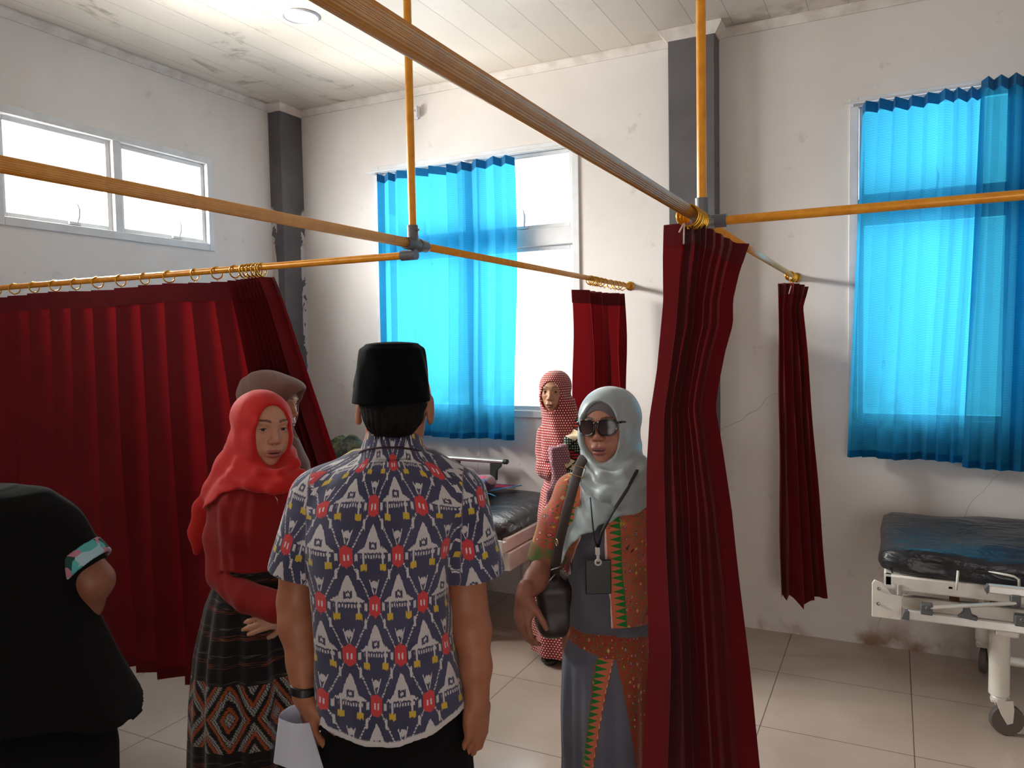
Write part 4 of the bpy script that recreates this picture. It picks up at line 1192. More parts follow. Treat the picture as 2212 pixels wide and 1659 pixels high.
def ikat_mat():
    """navy ikat: white roofed houses with yellow feet, red lozenges and dashed zigzag lines"""
    t = NT('ikat_shirt_cotton', .85, 0, .2, .25)
    a = t.n.new('ShaderNodeVertexColor'); a.layer_name = 'PUV'
    sp = t.n.new('ShaderNodeSeparateColor'); t.lk(a.outputs[0], sp.inputs[0])
    u0, v0, hem = sp.outputs[0], sp.outputs[1], sp.outputs[2]
    mt = t.math
    # fuzzy warp-direction bleeding
    cmb = t.n.new('ShaderNodeCombineXYZ'); t.lk(mt('MULTIPLY', u0, 420), cmb.inputs[0]); t.lk(mt('MULTIPLY', v0, 18), cmb.inputs[1])
    nz = t.n.new('ShaderNodeTexNoise'); nz.inputs['Scale'].default_value = 1; nz.inputs['Detail'].default_value = 1; t.lk(cmb.outputs[0], nz.inputs['Vector'])
    v1 = mt('ADD', v0, mt('MULTIPLY', mt('SUBTRACT', nz.outputs[0], .5), .013))
    P, Hh = .108, .107
    row = mt('FLOOR', mt('DIVIDE', v1, Hh))
    par = mt('MULTIPLY', mt('FRACT', mt('MULTIPLY', row, .5)), 1.0)
    v = mt('FRACT', mt('DIVIDE', v1, Hh))
    us = mt('ADD', mt('DIVIDE', u0, P), par)
    u = mt('SUBTRACT', mt('FRACT', us), .5)              # house at 0
    au = mt('ABSOLUTE', u)
    du = mt('SUBTRACT', .5, au)                          # distance to the lozenge axis
    def lt(x, y): return mt('LESS_THAN', x, y)
    def gt(x, y): return mt('GREATER_THAN', x, y)
    def AND(*x):
        r = x[0]
        for q in x[1:]: r = mt('MULTIPLY', r, q)
        return r
    def OR(*x):
        r = x[0]
        for q in x[1:]: r = mt('MAXIMUM', r, q)
        return r
    def rng_(x, a_, b_): return AND(gt(x, a_), lt(x, b_))
    roof1 = AND(rng_(v, .44, .56), lt(au, mt('MULTIPLY', mt('SUBTRACT', .72, v), 1.15)))
    roof1 = AND(roof1, lt(au, .30))
    roof2 = AND(rng_(v, .46, .99), lt(au, mt('MULTIPLY', mt('POWER', mt('SUBTRACT', 1.0, v), .75), .30)))
    roof2 = AND(roof2, lt(au, .195))
    house = OR(roof1, roof2)
    dm = mt('MAXIMUM', mt('DIVIDE', au, .075), mt('DIVIDE', mt('ABSOLUTE', mt('SUBTRACT', v, .585)), .075)); door = rng_(dm, .42, 1.0)
    legs = AND(lt(mt('ABSOLUTE', mt('SUBTRACT', au, .19)), .018), rng_(v, .18, .46))
    comb = AND(lt(au, .24), rng_(v, .33, .40), gt(mt('SINE', mt('MULTIPLY', u, 120)), -.2))
    yel = AND(lt(mt('ABSOLUTE', mt('SUBTRACT', au, .19)), .062), rng_(v, .08, .21))
    e1 = mt('DIVIDE', du, .115); e2 = mt('POWER', mt('DIVIDE', mt('ABSOLUTE', mt('SUBTRACT', v, .36)), .23), 1.6)
    loz = lt(mt('MAXIMUM', e1, mt('ADD', e2, mt('MULTIPLY', e1, .45))), 1.0)
    core = AND(lt(mt('ABSOLUTE', mt('SUBTRACT', du, .035)), .016), rng_(v, .28, .40))
    brk = AND(lt(mt('ABSOLUTE', mt('SUBTRACT', du, .175)), .028), rng_(v, .27, .42))
    # zigzags rising from each lozenge and falling from the next row's
    ln1 = AND(lt(mt('ABSOLUTE', mt('SUBTRACT', du, mt('ADD', .10, mt('MULTIPLY', mt('SUBTRACT', v, .5), .42)))), .016), gt(v, .50))
    ln2 = AND(lt(mt('ABSOLUTE', mt('SUBTRACT', au, mt('ADD', .31, mt('MULTIPLY', v, .42)))), .016), lt(v, .20))
    bar = OR(AND(lt(mt('ABSOLUTE', mt('SUBTRACT', du, .31)), .022), gt(v, .90)), AND(lt(mt('ABSOLUTE', mt('SUBTRACT', au, .31)), .022), lt(v, .10)))
    dash = gt(mt('SINE', mt('MULTIPLY', v1, 900)), -.55)
    tul = AND(lt(mt('ADD', mt('POWER', mt('DIVIDE', du, .065), 2), mt('POWER', mt('DIVIDE', mt('SUBTRACT', v, .80), .075), 2)), 1))
    tv = AND(lt(mt('ABSOLUTE', mt('SUBTRACT', du, mt('MULTIPLY', mt('SUBTRACT', v, .54), .26))), .011), rng_(v, .60, .90))
    white = OR(bar, house, legs, comb, brk, AND(OR(ln1, ln2), dash), tul, tv)
    n2 = t.noise(300, 2)
    navy = t.mix(t.ramp(t.noise(8, 4), .3, .7), srgb(70, 71, 98), srgb(56, 57, 82))
    c = t.mix(white, navy, t.mix(n2, srgb(206, 200, 198), srgb(176, 172, 182)))
    c = t.mix(AND(door, house), c, navy)
    c = t.mix(yel, c, srgb(196, 166, 62))
    c = t.mix(loz, c, srgb(196, 66, 70)); c = t.mix(AND(core, loz), c, srgb(206, 200, 210))
    hm = t.ramp(mt('ADD', hem, mt('MULTIPLY', mt('SUBTRACT', nz.outputs[0], .5), .3)), .45, .6)
    c = t.mix(hm, c, srgb(196, 190, 192))
    t.base(c); t.bump(t.noise(700, 2), .25, .0008); return t.m
M_ikat = ikat_mat()

def torso_legs(Fr, chest, hip, sh_l, sh_r, foot_l, foot_r, top=.13, h=.012, hipw=.10):
    """coarse skin mass that lives inside the clothes: trunk, thighs and shins down to the ankles"""
    allp = np.array([chest, hip, sh_l, sh_r, foot_l, foot_r])
    lo, hi = allp.min(0)-.22, allp.max(0)+.22; lo[2] = -.01
    F = Field(lo, hi, h)
    c, p = np.array(chest, float), np.array(hip, float)
    F.cone(c, p, top*.72, top*.55, .05); F.cone(sh_l, sh_r, .045, .045, .05)
    for q, f in ((-1, foot_l), (1, foot_r)):
        f = np.array(f, float); hp = p+np.array([q*hipw*.75, 0, -.04]); kn = (hp+f)/2+np.array([0, .02, 0])
        F.chain([hp, kn, f+np.array([0, 0, .07])], [.066, .048, .034], .03)
    P, Q = F.nets(); return P, Q
def foot_mesh(parent, f, yaw, mat=None, name='shoe', s=1.0):
    F = Field(np.array(f)-.2, np.array(f)+np.array([.2, .2, .14]), .005)
    R = rotm(yaw); T = lambda x, y, z: np.array([f[0], f[1], 0])+R@np.array([x, y, z])*s
    F.ell(T(0, .02, .03), (.043, .085, .030), R, .02); F.ell(T(0, .085, .025), (.046, .055, .024), R, .02); F.ell(T(0, -.05, .035), (.034, .04, .036), R, .02)
    F.cone(T(0, -.045, .05), T(0, -.045, .09), .038, .036, .02); F.keep(lambda X, Y, Z: .002-Z+X*0+Y*0)
    P, Q = F.nets(); return mesh_obj(name, [(P, Q, None)], mat or M_shoe, parent)

# ------------------------------------------------------------------ man in the ikat shirt, seen from behind
fm = Frame(845, 1300, 1.75)
man = fm.root(); tag(man, 'man seen from behind in navy house-patterned ikat shirt and black velvet cap', 'person')
tone_m = (160, 102, 75)
Hm = fm(853, 874, -.005); RHm = rotm(.05, -.05, .02)        # faces away from the camera
F = Field(Hm-np.array([.11, .13, .22]), Hm+np.array([.11, .13, .13]), .0022)
head(F, Hm, RHm, W=1.07)
nb = fm(851, 985, .01)
F.cone(Hm+np.array([0, -.015, -.05]), nb, .056, .062, .02)
P, Q = F.nets(); P = smooth_mesh(P, Q, 1); parts = [(P, Q, skin_cols(P, Hm, RHm, 1.07, tone_m))]
shL, shR = fm(672, 1045, .02), fm(1002, 1040, .02)
chest, hip = fm(838, 1130, .03), fm(848, 1500, .03)
feetL, feetR = np.array([hip[0]-.12, .0, 0]), np.array([hip[0]+.11, .02, 0])
P, Q = torso_legs(fm, chest, hip, shL+[.03, 0, -.02], shR-[.03, 0, .02], feetL, feetR)
parts.append((P, Q, np.tile(srgb(*tone_m), (len(P), 1))))
def arm(pts, rs, hW, hR, h=.003, tone=tone_m, flat=None, **kw):
    pts = [np.array(p, float) for p in pts]
    al = np.array(pts+[hW+hR@np.array([0, 0, .2])]); lo, hi = al.min(0)-.085, al.max(0)+.085
    F = Field(lo, hi, h); F.chain(pts, rs, .02)
    hand(F, hW, hR, **kw); P, Q = F.nets(); P = smooth_mesh(P, Q, 1, .4)
    C = np.tile(np.array(srgb(*tone)), (len(P), 1))*(1+.07*vnoise(P[:, 0], P[:, 1], P[:, 2], 50))[:, None]
    return (P, Q, C)
def frame_from(z, y):
    """columns x,y,z with z = towards the fingertips, y ~ back of the hand"""
    z = np.array(z, float); z /= np.linalg.norm(z); y = np.array(y, float); y = y-z*(y@z); y /= np.linalg.norm(y)
    x = np.cross(y, z); return np.stack([x, y, z], 1)
# left arm, wrist with the band, hand down with the paper
wl = fm(657, 1500, -.02); el = fm(642, 1300, .04)
hRl = frame_from((.12, .05, -1), (-.85, -.55, 0))           # back of the hand out to the left
parts.append(arm([shL+[.005, 0, -.03], fm(650, 1180, .04), el, fm(645, 1350, .02), fm(655, 1430, 0), wl], [.052, .049, .043, .043, .034, .027], wl, hRl, curl=.42, thumb=.35, s=.98, fingers=[.7, .7, .75, .8]))
wr = fm(1030, 1515, .0); er = fm(1010, 1310, .05)
hRr = frame_from((-.02, -.05, -1), (.88, -.45, 0)); hRr[:, 0] *= 1
parts.append(arm([shR+[-.005, 0, -.03], fm(1005, 1180, .05), er, fm(1018, 1360, .03), fm(1027, 1440, .01), wr], [.052, .050, .044, .044, .035, .028], wr, frame_from((-.02, -.02, -1), (.80, -.6, 0)), curl=.55, thumb=.3, s=.98, fingers=[.55, .65, .75, .8]))
body = mesh_obj('body', parts, M_skin, man)
# hair: cap of hair below the hat with ragged nape
F = Field(Hm-np.array([.11, .13, .13]), Hm+np.array([.11, .12, .12]), .0022)
T = lambda x, y, z: Hm+RHm@np.array([x, y, z])
F.ell(T(0, -.020, .024), (.079, .094, .082), RHm, .01); F.ell(T(0, -.050, -.030), (.061, .052, .036), RHm, .025)
F.ell(T(0, -.056, -.048), (.046, .034, .020), RHm, .02)
F.ell(T(0, .075, -.02), (.09, .075, .10), RHm, .01, 'sub')
for sx in (-1, 1): F.ell(T(sx*.086, .000, -.020), (.026, .040, .040), RHm, .006, 'sub')
F.disp(lambda X, Y, Z: .0009*np.sin(110*np.arctan2(X-Hm[0], -(Y-Hm[1]))*.4+5*vnoise(X, Y, Z, 24)+60*Z)+.0016*vnoise(X, Y, Z, 60))
P, Q = F.nets(); hair = mesh_obj('hair', [(P, Q, None)], M_hair, man)
m = MB(); rg = random.Random(4)
for i in range(96):
    a = rg.uniform(-1.25, 1.25); low = abs(a) < .75
    z0_ = rg.uniform(-.070, -.045) if low else rg.uniform(.004, .030)
    rr_ = .050 if low else .068
    p0 = T(math.sin(a)*(rr_+.008)*(.95 if low else 1.03), -.045-math.cos(a)*(.044 if low else .03)+(.02 if not low else 0), z0_+.01)
    dz = rg.uniform(.010, .026)
    out = rg.uniform(.0, .4) if not low else rg.uniform(-.2, .3)
    p1 = p0+np.array([math.sin(a)*dz*out, -math.cos(a)*dz*out*.6, -dz*.6 if low else rg.uniform(-.5, .4)*dz])
    p2 = p1+np.array([math.sin(a)*dz*out*.9+rg.uniform(-.006, .006), -dz*.2, -dz*.55])
    m.tube([p0, p1, p2], [.0013, .0009, .0002], 4)
m.build('hair_strands', M_hair, hair, smooth=True)
# songkok
c0 = T(0, -.012, .036)
lv = []
hz0, hz1 = fm(850, 868)[2], fm(850, 745)[2]
Rh = rotm(-.10, -.02, .035)
F = Field(c0-np.array([.13, .14, .06]), c0+np.array([.13, .14, .16]), .0025)
hb = fm(850, 862, 0); ht = fm(852, 752, 0)
F.loft([(hb[2]-.004, hb[0], -.004, .0865, .103), (hb[2]+.04, (hb[0]*2+ht[0])/3, -.004, .082, .100), (ht[2]-.012, ht[0], -.002, .0730, .0925), (ht[2]-.003, ht[0], -.002, .0710, .090), (ht[2]+.003, ht[0], -.002, .065, .084), (ht[2]+.006, ht[0], -.002, .054, .072)], 0, e=2.1,
       fold=lambda A, Z, x, y: .0012*np.sin(9*A+60*Z)*(Z > hb[2]+.03))
F.ell((ht[0], 0, ht[2]+.004), (.060, .080, .010), None, .012)
P, Q = F.nets(); P = smooth_mesh(P, Q, 3); hat = mesh_obj('velvet_cap', [(P, Q, None)], M_velvet, man)
# shirt
def man_shirt():
    h = .0034
    lo = np.array([-.36, -.20, fm(850, 1640)[2]]); hi = np.array([.33, .24, fm(850, 915)[2]+.01])
    F = Field(lo, hi, h)
    L = lambda px, py: fm(px, py)
    rows = []
    for (py, xl, xr, ry) in ((985, 775, 925, .070), (1005, 735, 955, .088), (1035, 705, 978, .102), (1080, 672, 992, .115), (1150, 664, 985, .120), (1280, 672, 968, .120), (1400, 680, 985, .122), (1500, 678, 1002, .126), (1560, 684, 1010, .128), (1625, 690, 1012, .130)):
        a, b = L(xl, py), L(xr, py); rows.append(((a[2]+b[2])/2, (a[0]+b[0])/2, .012, (b[0]-a[0])/2, ry))
    zc = rows[-1][0]
    hemz = fm(855, 1620, -.11)[2]; xm = fm(860, 1600)[0]
    def zlo(X, Y): return hemz+.030*np.clip(np.abs(X-xm)/.165, 0, 1.3)**2.2+np.where(X > xm, .018, .0)*np.clip(np.abs(X-xm)/.165, 0, 1)
    def fold(A, Z, x, y):
        lowf = np.clip((1.15-Z)/.4, 0, 1)
        return .0045*np.sin(6*A+2.5*np.sin(5*Z+A))*lowf+.003*np.sin(11*A+9*Z)*lowf+.0025*np.sin(30*Z-10*x)*np.exp(-((Z-1.27)/.08)**2)
    F.loft(rows, 0, e=2.35, zlo=zlo, fold=fold)
    # yoke and shoulders
    nk = L(850, 968)
    for sx, (p1, p2, p3) in ((-1, ((775, 1030), (712, 1056), (688, 1082))), (1, ((925, 1030), (970, 1056), (988, 1084)))):
        q = [L(*p)+np.array([0, .012, 0]) for p in (p1, p2, p3)]
        F.cone(L(850, 1022)+np.array([0, .012, 0]), q[0], .055, .052, .03); F.cone(q[0], q[1], .052, .050, .03); F.cone(q[1], q[2], .050, .055, .03)
    # sleeves
    sl = [(L(672, 1075)+[.006, .02, 0], L(640, 1222)+[0, .03, 0], .060, .0675), (L(1000, 1075)+[-.006, .02, 0], L(1018, 1226)+[0, .04, 0], .060, .072)]
    for a, b, ra, rb in sl:
        d = (b-a)/np.linalg.norm(b-a)
        e_ = b+d*.07
        F.cone(a, e_, ra, rb+.003, .02)
        def cut(X, Y, Z, b=b, d=d): return ((X-b[0])*d[0]+(Y-b[1])*d[1]+(Z-b[2])*d[2])
        # cut the sleeve end square and hollow it
        def cutf(X, Y, Z, a=a, b=b, d=d, rb=rb):
            t = (X-b[0])*d[0]+(Y-b[1])*d[1]+(Z-b[2])*d[2]
            q = np.sqrt(np.maximum((X-b[0])**2+(Y-b[1])**2+(Z-b[2])**2-t*t, 0))
            slab = -(t-.028)                    # beyond the cuff
            near = q-(rb+.05)
            return np.maximum(slab, near)
        F.comb(cutf, b-.15, b+.15, 0, 'sub')
        F.cone(b-d*.02, b+d*.10, rb-.010, rb-.004, 0, 'sub')
    # keep torso where the sleeve cut ate it
    F.loft([r for r in rows if r[0] < rows[4][0]+.16], 0, e=2.35, zlo=zlo, fold=fold)
    # collar
    for sx in (0,):
        cz0, cz1 = L(850, 962)[2], L(850, 926)[2]
        F.loft([(cz0-.02, L(850, 960)[0], .012, .078, .076), (cz0, L(850, 960)[0], .010, .071, .070), (cz1, L(852, 930)[0], .004, .0585, .060)], .006)
        F.loft([(cz0, L(852, 950)[0], .008, .058, .058), (cz1+.02, L(852, 930)[0], .004, .0545, .056)], 0, 'sub')
    F.disp(lambda X, Y, Z: .0012*vnoise(X, Y, Z, 22))
    P, Q = F.nets(); P = smooth_mesh(P, Q, 2, .5)
    x, y, z = P.T
    sleeve = np.zeros(len(P), int); best = np.full(len(P), 9.)
    u = np.arctan2(x-L(845, 1200)[0], -(y-.012))*.126; v = z+sst(z, 1.24, 1.33)*.85*np.clip(y+.09, 0, .3); hemc = np.clip(1-(z-(hemz+.030*np.clip(np.abs(x-xm)/.165, 0, 1.3)**2.2+np.where(x > xm, .018, 0)*np.clip(np.abs(x-xm)/.165, 0, 1)))/.030, 0, 1)
    for k_, (a, b, ra, rb) in enumerate(sl):
        d = (b-a)/np.linalg.norm(b-a); r_ = P-a; t_ = r_@d; q = r_-t_[:, None]*d; ql = np.linalg.norm(q, axis=1)
        seam = L(680, 1100)[0]-.01+.045*(1.27-z)*0 if k_ == 0 else L(990, 1100)[0]+.008
        out = (x < seam+.22*np.clip(1.22-z, -.1, .3)*-.25) if k_ == 0 else (x > seam-.22*np.clip(1.22-z, -.1, .3)*.25)
        mk = out & (ql < .1) & (z > b[2]-.08)
        e1 = np.array([1., 0, 0]); e1 -= d*(e1@d); e1 /= np.linalg.norm(e1); e2 = np.cross(d, e1)
        uu = np.arctan2(q@e1, -(q@e2)*np.sign(e2[1]))*.062+(.031 if k_ else .06); vv = -t_+1.31
        u = np.where(mk, uu, u); v = np.where(mk, vv, v); hemc = np.where(mk, 0, hemc)
    o = mesh_obj('shirt', [(P, Q, None)], M_ikat, man)
    attr_color(o, 'PUV', np.stack([u-.008+1, v+.012, hemc], 1))
    return o
shirt = man_shirt()
# collar roll line (dark piping seen under the collar)
c1 = fm(848, 960)
pts = [(c1[0]+.0735*math.cos(a), .010+.074*math.sin(a), c1[2]+.004-.026*(1-abs(math.sin(a)))) for a in np.linspace(pi*1.06, pi*1.94, 24)]
MB().tube(pts, .0022, 8).build('collar_piping', plain('dark_piping', srgb(46, 24, 30), .8), shirt, smooth=True)
# trousers
F = Field([-.26, -.22, .03], [.26, .24, fm(850, 1560)[2]+.03], .006)
ht_ = fm(850, 1560)
F.loft([(ht_[2]+.02, hip[0]+.004, .02, .158, .115), (ht_[2]-.06, hip[0]+.004, .02, .166, .122), (ht_[2]-.14, hip[0]+.004, .02, .168, .115)], .03, e=2.3)
for f, sx in ((feetL, -1), (feetR, 1)):
    F.chain([np.array([hip[0]+sx*.082, .02, ht_[2]-.10]), np.array([(hip[0]+sx*.085+f[0])/2, .03, .45]), f+[0, 0, .06]], [.098, .075, .068], .03)
F.disp(lambda X, Y, Z: .003*np.sin(30*Z+10*X)*vnoise(X, Y, Z, 6))
P, Q = F.nets(); mesh_obj('trousers', [(P, Q, None)], M_black, man)
for f in (feetL, feetR): foot_mesh(man, f+[0, .03, 0], 0)
# wrist band
bandp = wl+np.array([0, 0, .012])
m = MB(); m.lathe(bandp-np.array([.001, 0, .009]), (.12, .05, 1.0), [(.0290, -.0), (.0315, .002), (.0315, .018), (.0290, .020)], 32)
bd = m.build('wrist_band', plain('black_rubber_band', srgb(18, 18, 20), .3, 0, .6), man, smooth='auto')
# paper in his left hand
M_paper = cloth('white_paper', srgb(214, 218, 232), trans=.2, c2=srgb(206, 210, 226), sheen=0, weave=300, bump=.1, spec=.3)
pr_ = empty('paper_sheets', man.location, fm.rz); tag(pr_, 'white paper sheets curled in the hand of the man in the ikat shirt', 'paper')
A0, B0, C0, D0 = fm(668, 1562, -.055), fm(612, 1556, -.075), fm(602, 1652, -.075), fm(702, 1672, -.05)
def paperf(off):
    def f(u, v):
        # flat part from the fingers to the fold, then a round curl backwards
        if u < .5:
            s_ = u/.5; p = A0*(1-s_)+B0*s_; q = D0*(1-s_)+C0*s_
            r_ = p*(1-v)+q*v; return tuple(r_+np.array([0, off-.010*math.sin(pi*s_), 0]))
        a = (u-.5)/.5*pi*1.05; R_ = .030+.004*v
        p = B0*(1-v)+C0*v
        return tuple(p+np.array([-math.sin(a)*R_*.75+(1-math.cos(a))*.012, (1-math.cos(a))*R_+off, .008*math.sin(a/2)-(1-math.cos(a))*.01*v]))
    return f
for i in range(2): MB().sheet(44, 16, paperf(.0025*i)).build('paper_sheet', M_paper, pr_, smooth=True)

# ------------------------------------------------------------------ shared pieces for the women
def scarf_head(Fd, O, R, out=.008, brim=0.0, opening=(.052, .085, .086), oc=(0, .105, -.026), W=1.0, cap=None):
    T = lambda x, y, z: np.array(O)+R@np.array([x, y, z])
    o = out
    tmp = Field.__new__(Field); tmp.h = Fd.h; tmp.lo = Fd.lo; tmp.ax = Fd.ax; tmp.F = np.full_like(Fd.F, .3)
    head(tmp, O, R, W=W, ears=False, eyes=False)
    Fd.F = np.minimum(Fd.F, tmp.F-o).astype(np.float32)
    Fd.ell(T(0, -.014, .022), (.0735*W+o, .094+o, .072+o), R, .02)
    Fd.ell(T(0, .006, -.045), (.060*W+o, .056+o, .080), R, .03)
    Fd.ell(T(0, -.035, -.055), (.060*W+o, .062+o, .07), R, .03)
    if brim: Fd.ell(T(0, .060, .052), (.060, .050+brim, .038), R, .03)
    Fd.cone(T(0, -.010, -.06), T(0, -.012, -.125), .066, .070, .04)
    Fd.ell(T(*oc), opening, R, .006, 'sub')
def make_scarf(name, Fd, mat, parent, h_smooth=2, puv=None):
    P, Q = Fd.nets(); P = smooth_mesh(P, Q, h_smooth, .5)
    o = mesh_obj(name, [(P, Q, None)], mat, parent)
    if puv is not None: attr_color(o, 'PUV', puv(P))
    return o
def woman_body(Fr, O, R, W, tone, arms, chest, hip, shl, shr, fl, fr_, neck_to, h=.0018, mouth=0, age=0, lip=(128, 66, 58), gaze=(0, 0), teeth=0, nose=1.0, top=.105, brow=.75, hipw=.10):
    F = Field(O-np.array([.105, .125, .19]), O+np.array([.105, .125, .12]), h)
    head(F, O, R, W=W, mouth=mouth, age=age, ears=False, nose=nose)
    F.cone(O+R@np.array([0, -.02, -.06]), neck_to, .046, .050, .02)
    P, Q = F.nets(); P = smooth_mesh(P, Q, 1, .4)
    parts = [(P, Q, skin_cols(P, O, R, W, tone, lip, mouth=mouth, gaze=gaze, teeth=teeth, brow=brow))]
    P, Q = torso_legs(Fr, chest, hip, shl, shr, fl, fr_, top=top, hipw=hipw)
    parts.append((P, Q, np.tile(srgb(*tone), (len(P), 1))))
    return parts+arms
def loft_rows(Fr, rows, cy=.0):
    out = []
    for (py, xl, xr, ry) in rows:
        a, b = Fr(xl, py), Fr(xr, py); out.append(((a[2]+b[2])/2, (a[0]+b[0])/2, cy, (b[0]-a[0])/2, ry))
    return out
def hem_fn(Fr, pts):
    q = [Fr(px, py, dd) for px, py, dd in pts]; xs = [p[0] for p in q]; zs = [p[2] for p in q]
    return lambda X, Y: np.interp(X, xs, zs)+Y*0
def field_for(pts, m, h):
    P = np.array(pts); return Field(P.min(0)-m, P.max(0)+m, h)

# ------------------------------------------------------------------ woman in red
fr = Frame(545, 1200, 2.30)
red = fr.root(); tag(red, 'woman in bright red headscarf and dark red blouse with a dark ikat skirt', 'person')
Or = fr(566, 921, 0); Rr = rotm(pi+.70, -.02, -.05)
tone_r = (192, 140, 114)
shl, shr = fr(490, 1078, .0), fr(622, 1078, .02)
fl, frr = np.array([-.11, 0, 0]), np.array([.08, -.03, 0])
wl_, wr_ = fr(607, 1314, -.13), fr(622, 1318, -.10)
arms = [arm([shl, fr(478, 1160, .01), fr(482, 1244, -.02), fr(535, 1290, -.10), wl_], [.044, .042, .037, .032, .024], wl_, frame_from((.85, .05, -.35), (.1, -1, .25)), curl=.5, thumb=.5, s=.88, tone=tone_r, h=.0035),
        arm([shr, fr(640, 1160, .02), fr(655, 1245, .0), fr(640, 1290, -.07), wr_], [.044, .042, .037, .032, .024], wr_, frame_from((-.9, -.25, -.25), (.1, -1, .3)), curl=.5, thumb=.5, s=.88, tone=tone_r, h=.0035)]
parts = woman_body(fr, Or, Rr, .97, tone_r, arms, fr(550, 1130, .01), fr(545, 1300, .01), shl, shr, fl, frr, fr(560, 1040, .02), mouth=.0015, lip=(156, 84, 80), gaze=(.12, .05), teeth=0)
mesh_obj('body', parts, M_skin, red)
M_rscarf = fabric('red_chiffon_scarf', srgb(204, 42, 38), srgb(194, 34, 32), rough=.75, trans=.15, ct=(.75, .03, .02), sheen=.12)
M_blouse = fabric('dark_red_blouse', srgb(146, 28, 26), srgb(130, 22, 22), sheen=.1, trans=.06, ct=(.5, .02, .02))
h = .0036
F = Field(fr(392, 1240, .2)*[1, 0, 1]+[0, -.20, 0], fr(672, 825, 0)*[1, 0, 1]+[0, .22, .02], h)
scarf_head(F, Or, Rr, out=.007, W=.97, opening=(.053, .088, .093), oc=(0, .108, -.018))
rows = loft_rows(fr, [(985, 512, 636, .060), (1005, 500, 642, .072), (1025, 482, 652, .085), (1045, 466, 660, .098), (1080, 448, 668, .108), (1110, 436, 672, .112)], .005)
F.loft(rows, .02, zlo=hem_fn(fr, [(420, 1110, -.05), (455, 1088, -.06), (480, 1064, -.1), (535, 1052, -.1), (570, 1060, -.1), (593, 1070, -.1), (615, 1056, -.1), (640, 1040, -.1), (657, 1034, -.05), (690, 1030, 0)]), e=2.1)
# folds round the neck
Tn = lambda px, py, dd: fr(px, py, dd)
for pts, r_ in (([(520, 975, .02), (520, 1002, -.05), (560, 1024, -.085), (605, 1024, -.09), (636, 1002, -.04), (628, 975, .02)], .016),
                ([(492, 1000, .02), (505, 1028, -.06), (555, 1048, -.10), (610, 1048, -.105), (650, 1026, -.06)], .019),
                ([(462, 1052, .03), (490, 1040, -.05), (540, 1046, -.10), (590, 1056, -.115), (630, 1040, -.09)], .015)):
    F.chain([Tn(*p) for p in pts], [r_]*len(pts), .014)
F.ell(Or+Rr@np.array([0, .108, -.032]), (.050, .085, .080), Rr, .005, 'sub')
# flap hanging behind her arm
F.chain([fr(470, 1062, .04), fr(440, 1100, .05), fr(428, 1150, .06), fr(424, 1192, .06)], [.03, .026, .022, .012], .02, flat=((0, 1, 0), .45))
F.chain([fr(528, 960, .03), fr(498, 1015, .02), fr(468, 1062, .03)], [.05, .044, .038], .03)
F.disp(lambda X, Y, Z: (.0020*np.sin(95*Z+34*X+5*vnoise(X, Y, Z, 7))*np.clip((1.30-Z)/.05, 0, 1)*np.clip((-.03-Y)/.04, 0, 1)+.0010*vnoise(X, Y, Z, 22))+.0012*np.sin(95*X-40*Z)*np.clip((Z-1.33)/.1, 0, 1)*(X < Or[0]-.03))
make_scarf('headscarf', F, M_rscarf, red)
F = Field(fr(425, 1370, 0)*[1, 0, 1]+[0, -.26, 0], fr(690, 1020, 0)*[1, 0, 1]+[0, .20, 0], .0045)
rows = loft_rows(fr, [(1030, 505, 620, .07), (1045, 480, 640, .09), (1075, 466, 650, .105), (1130, 470, 640, .118), (1190, 474, 628, .108), (1245, 466, 622, .112)], .01)
F.loft(rows, 0, e=2.2, zlo=fr(545, 1238, -.1)[2], fold=lambda A, Z, x, y: .003*np.sin(7*A+12*Z)+.002*np.sin(15*A))
F.chain([fr(492, 1068, .01), shl+[.004, 0, 0], fr(478, 1160, .01), fr(482, 1242, -.02)], [.046, .050, .049, .047], .025)
F.chain([fr(482, 1244, -.02), fr(535, 1292, -.10), fr(598, 1312, -.13)], [.046, .044, .044], .008)
F.chain([fr(610, 1068, .01), shr, fr(640, 1160, .02), fr(655, 1243, .0)], [.052, .056, .053, .050], .025)
F.chain([fr(655, 1243, 0), fr(640, 1290, -.07), fr(626, 1312, -.10)], [.046, .042, .040], .008)
F.disp(lambda X, Y, Z: .0024*np.sin(55*Z+40*X+7*vnoise(X, Y, Z, 9))*(.4+.6*np.abs(vnoise(X, Y, Z, 5)))+.002*vnoise(X, Y, Z, 16))
P, Q = F.nets(); P = smooth_mesh(P, Q, 2); bl = mesh_obj('blouse', [(P, Q, None)], M_blouse, red)
MB().tube([fr(592, 1068, -.122), fr(598, 1078, -.124), fr(601, 1090, -.122)], [.0008, .0012, .0008], 6).build('pin', M_steel, bl, smooth=True)
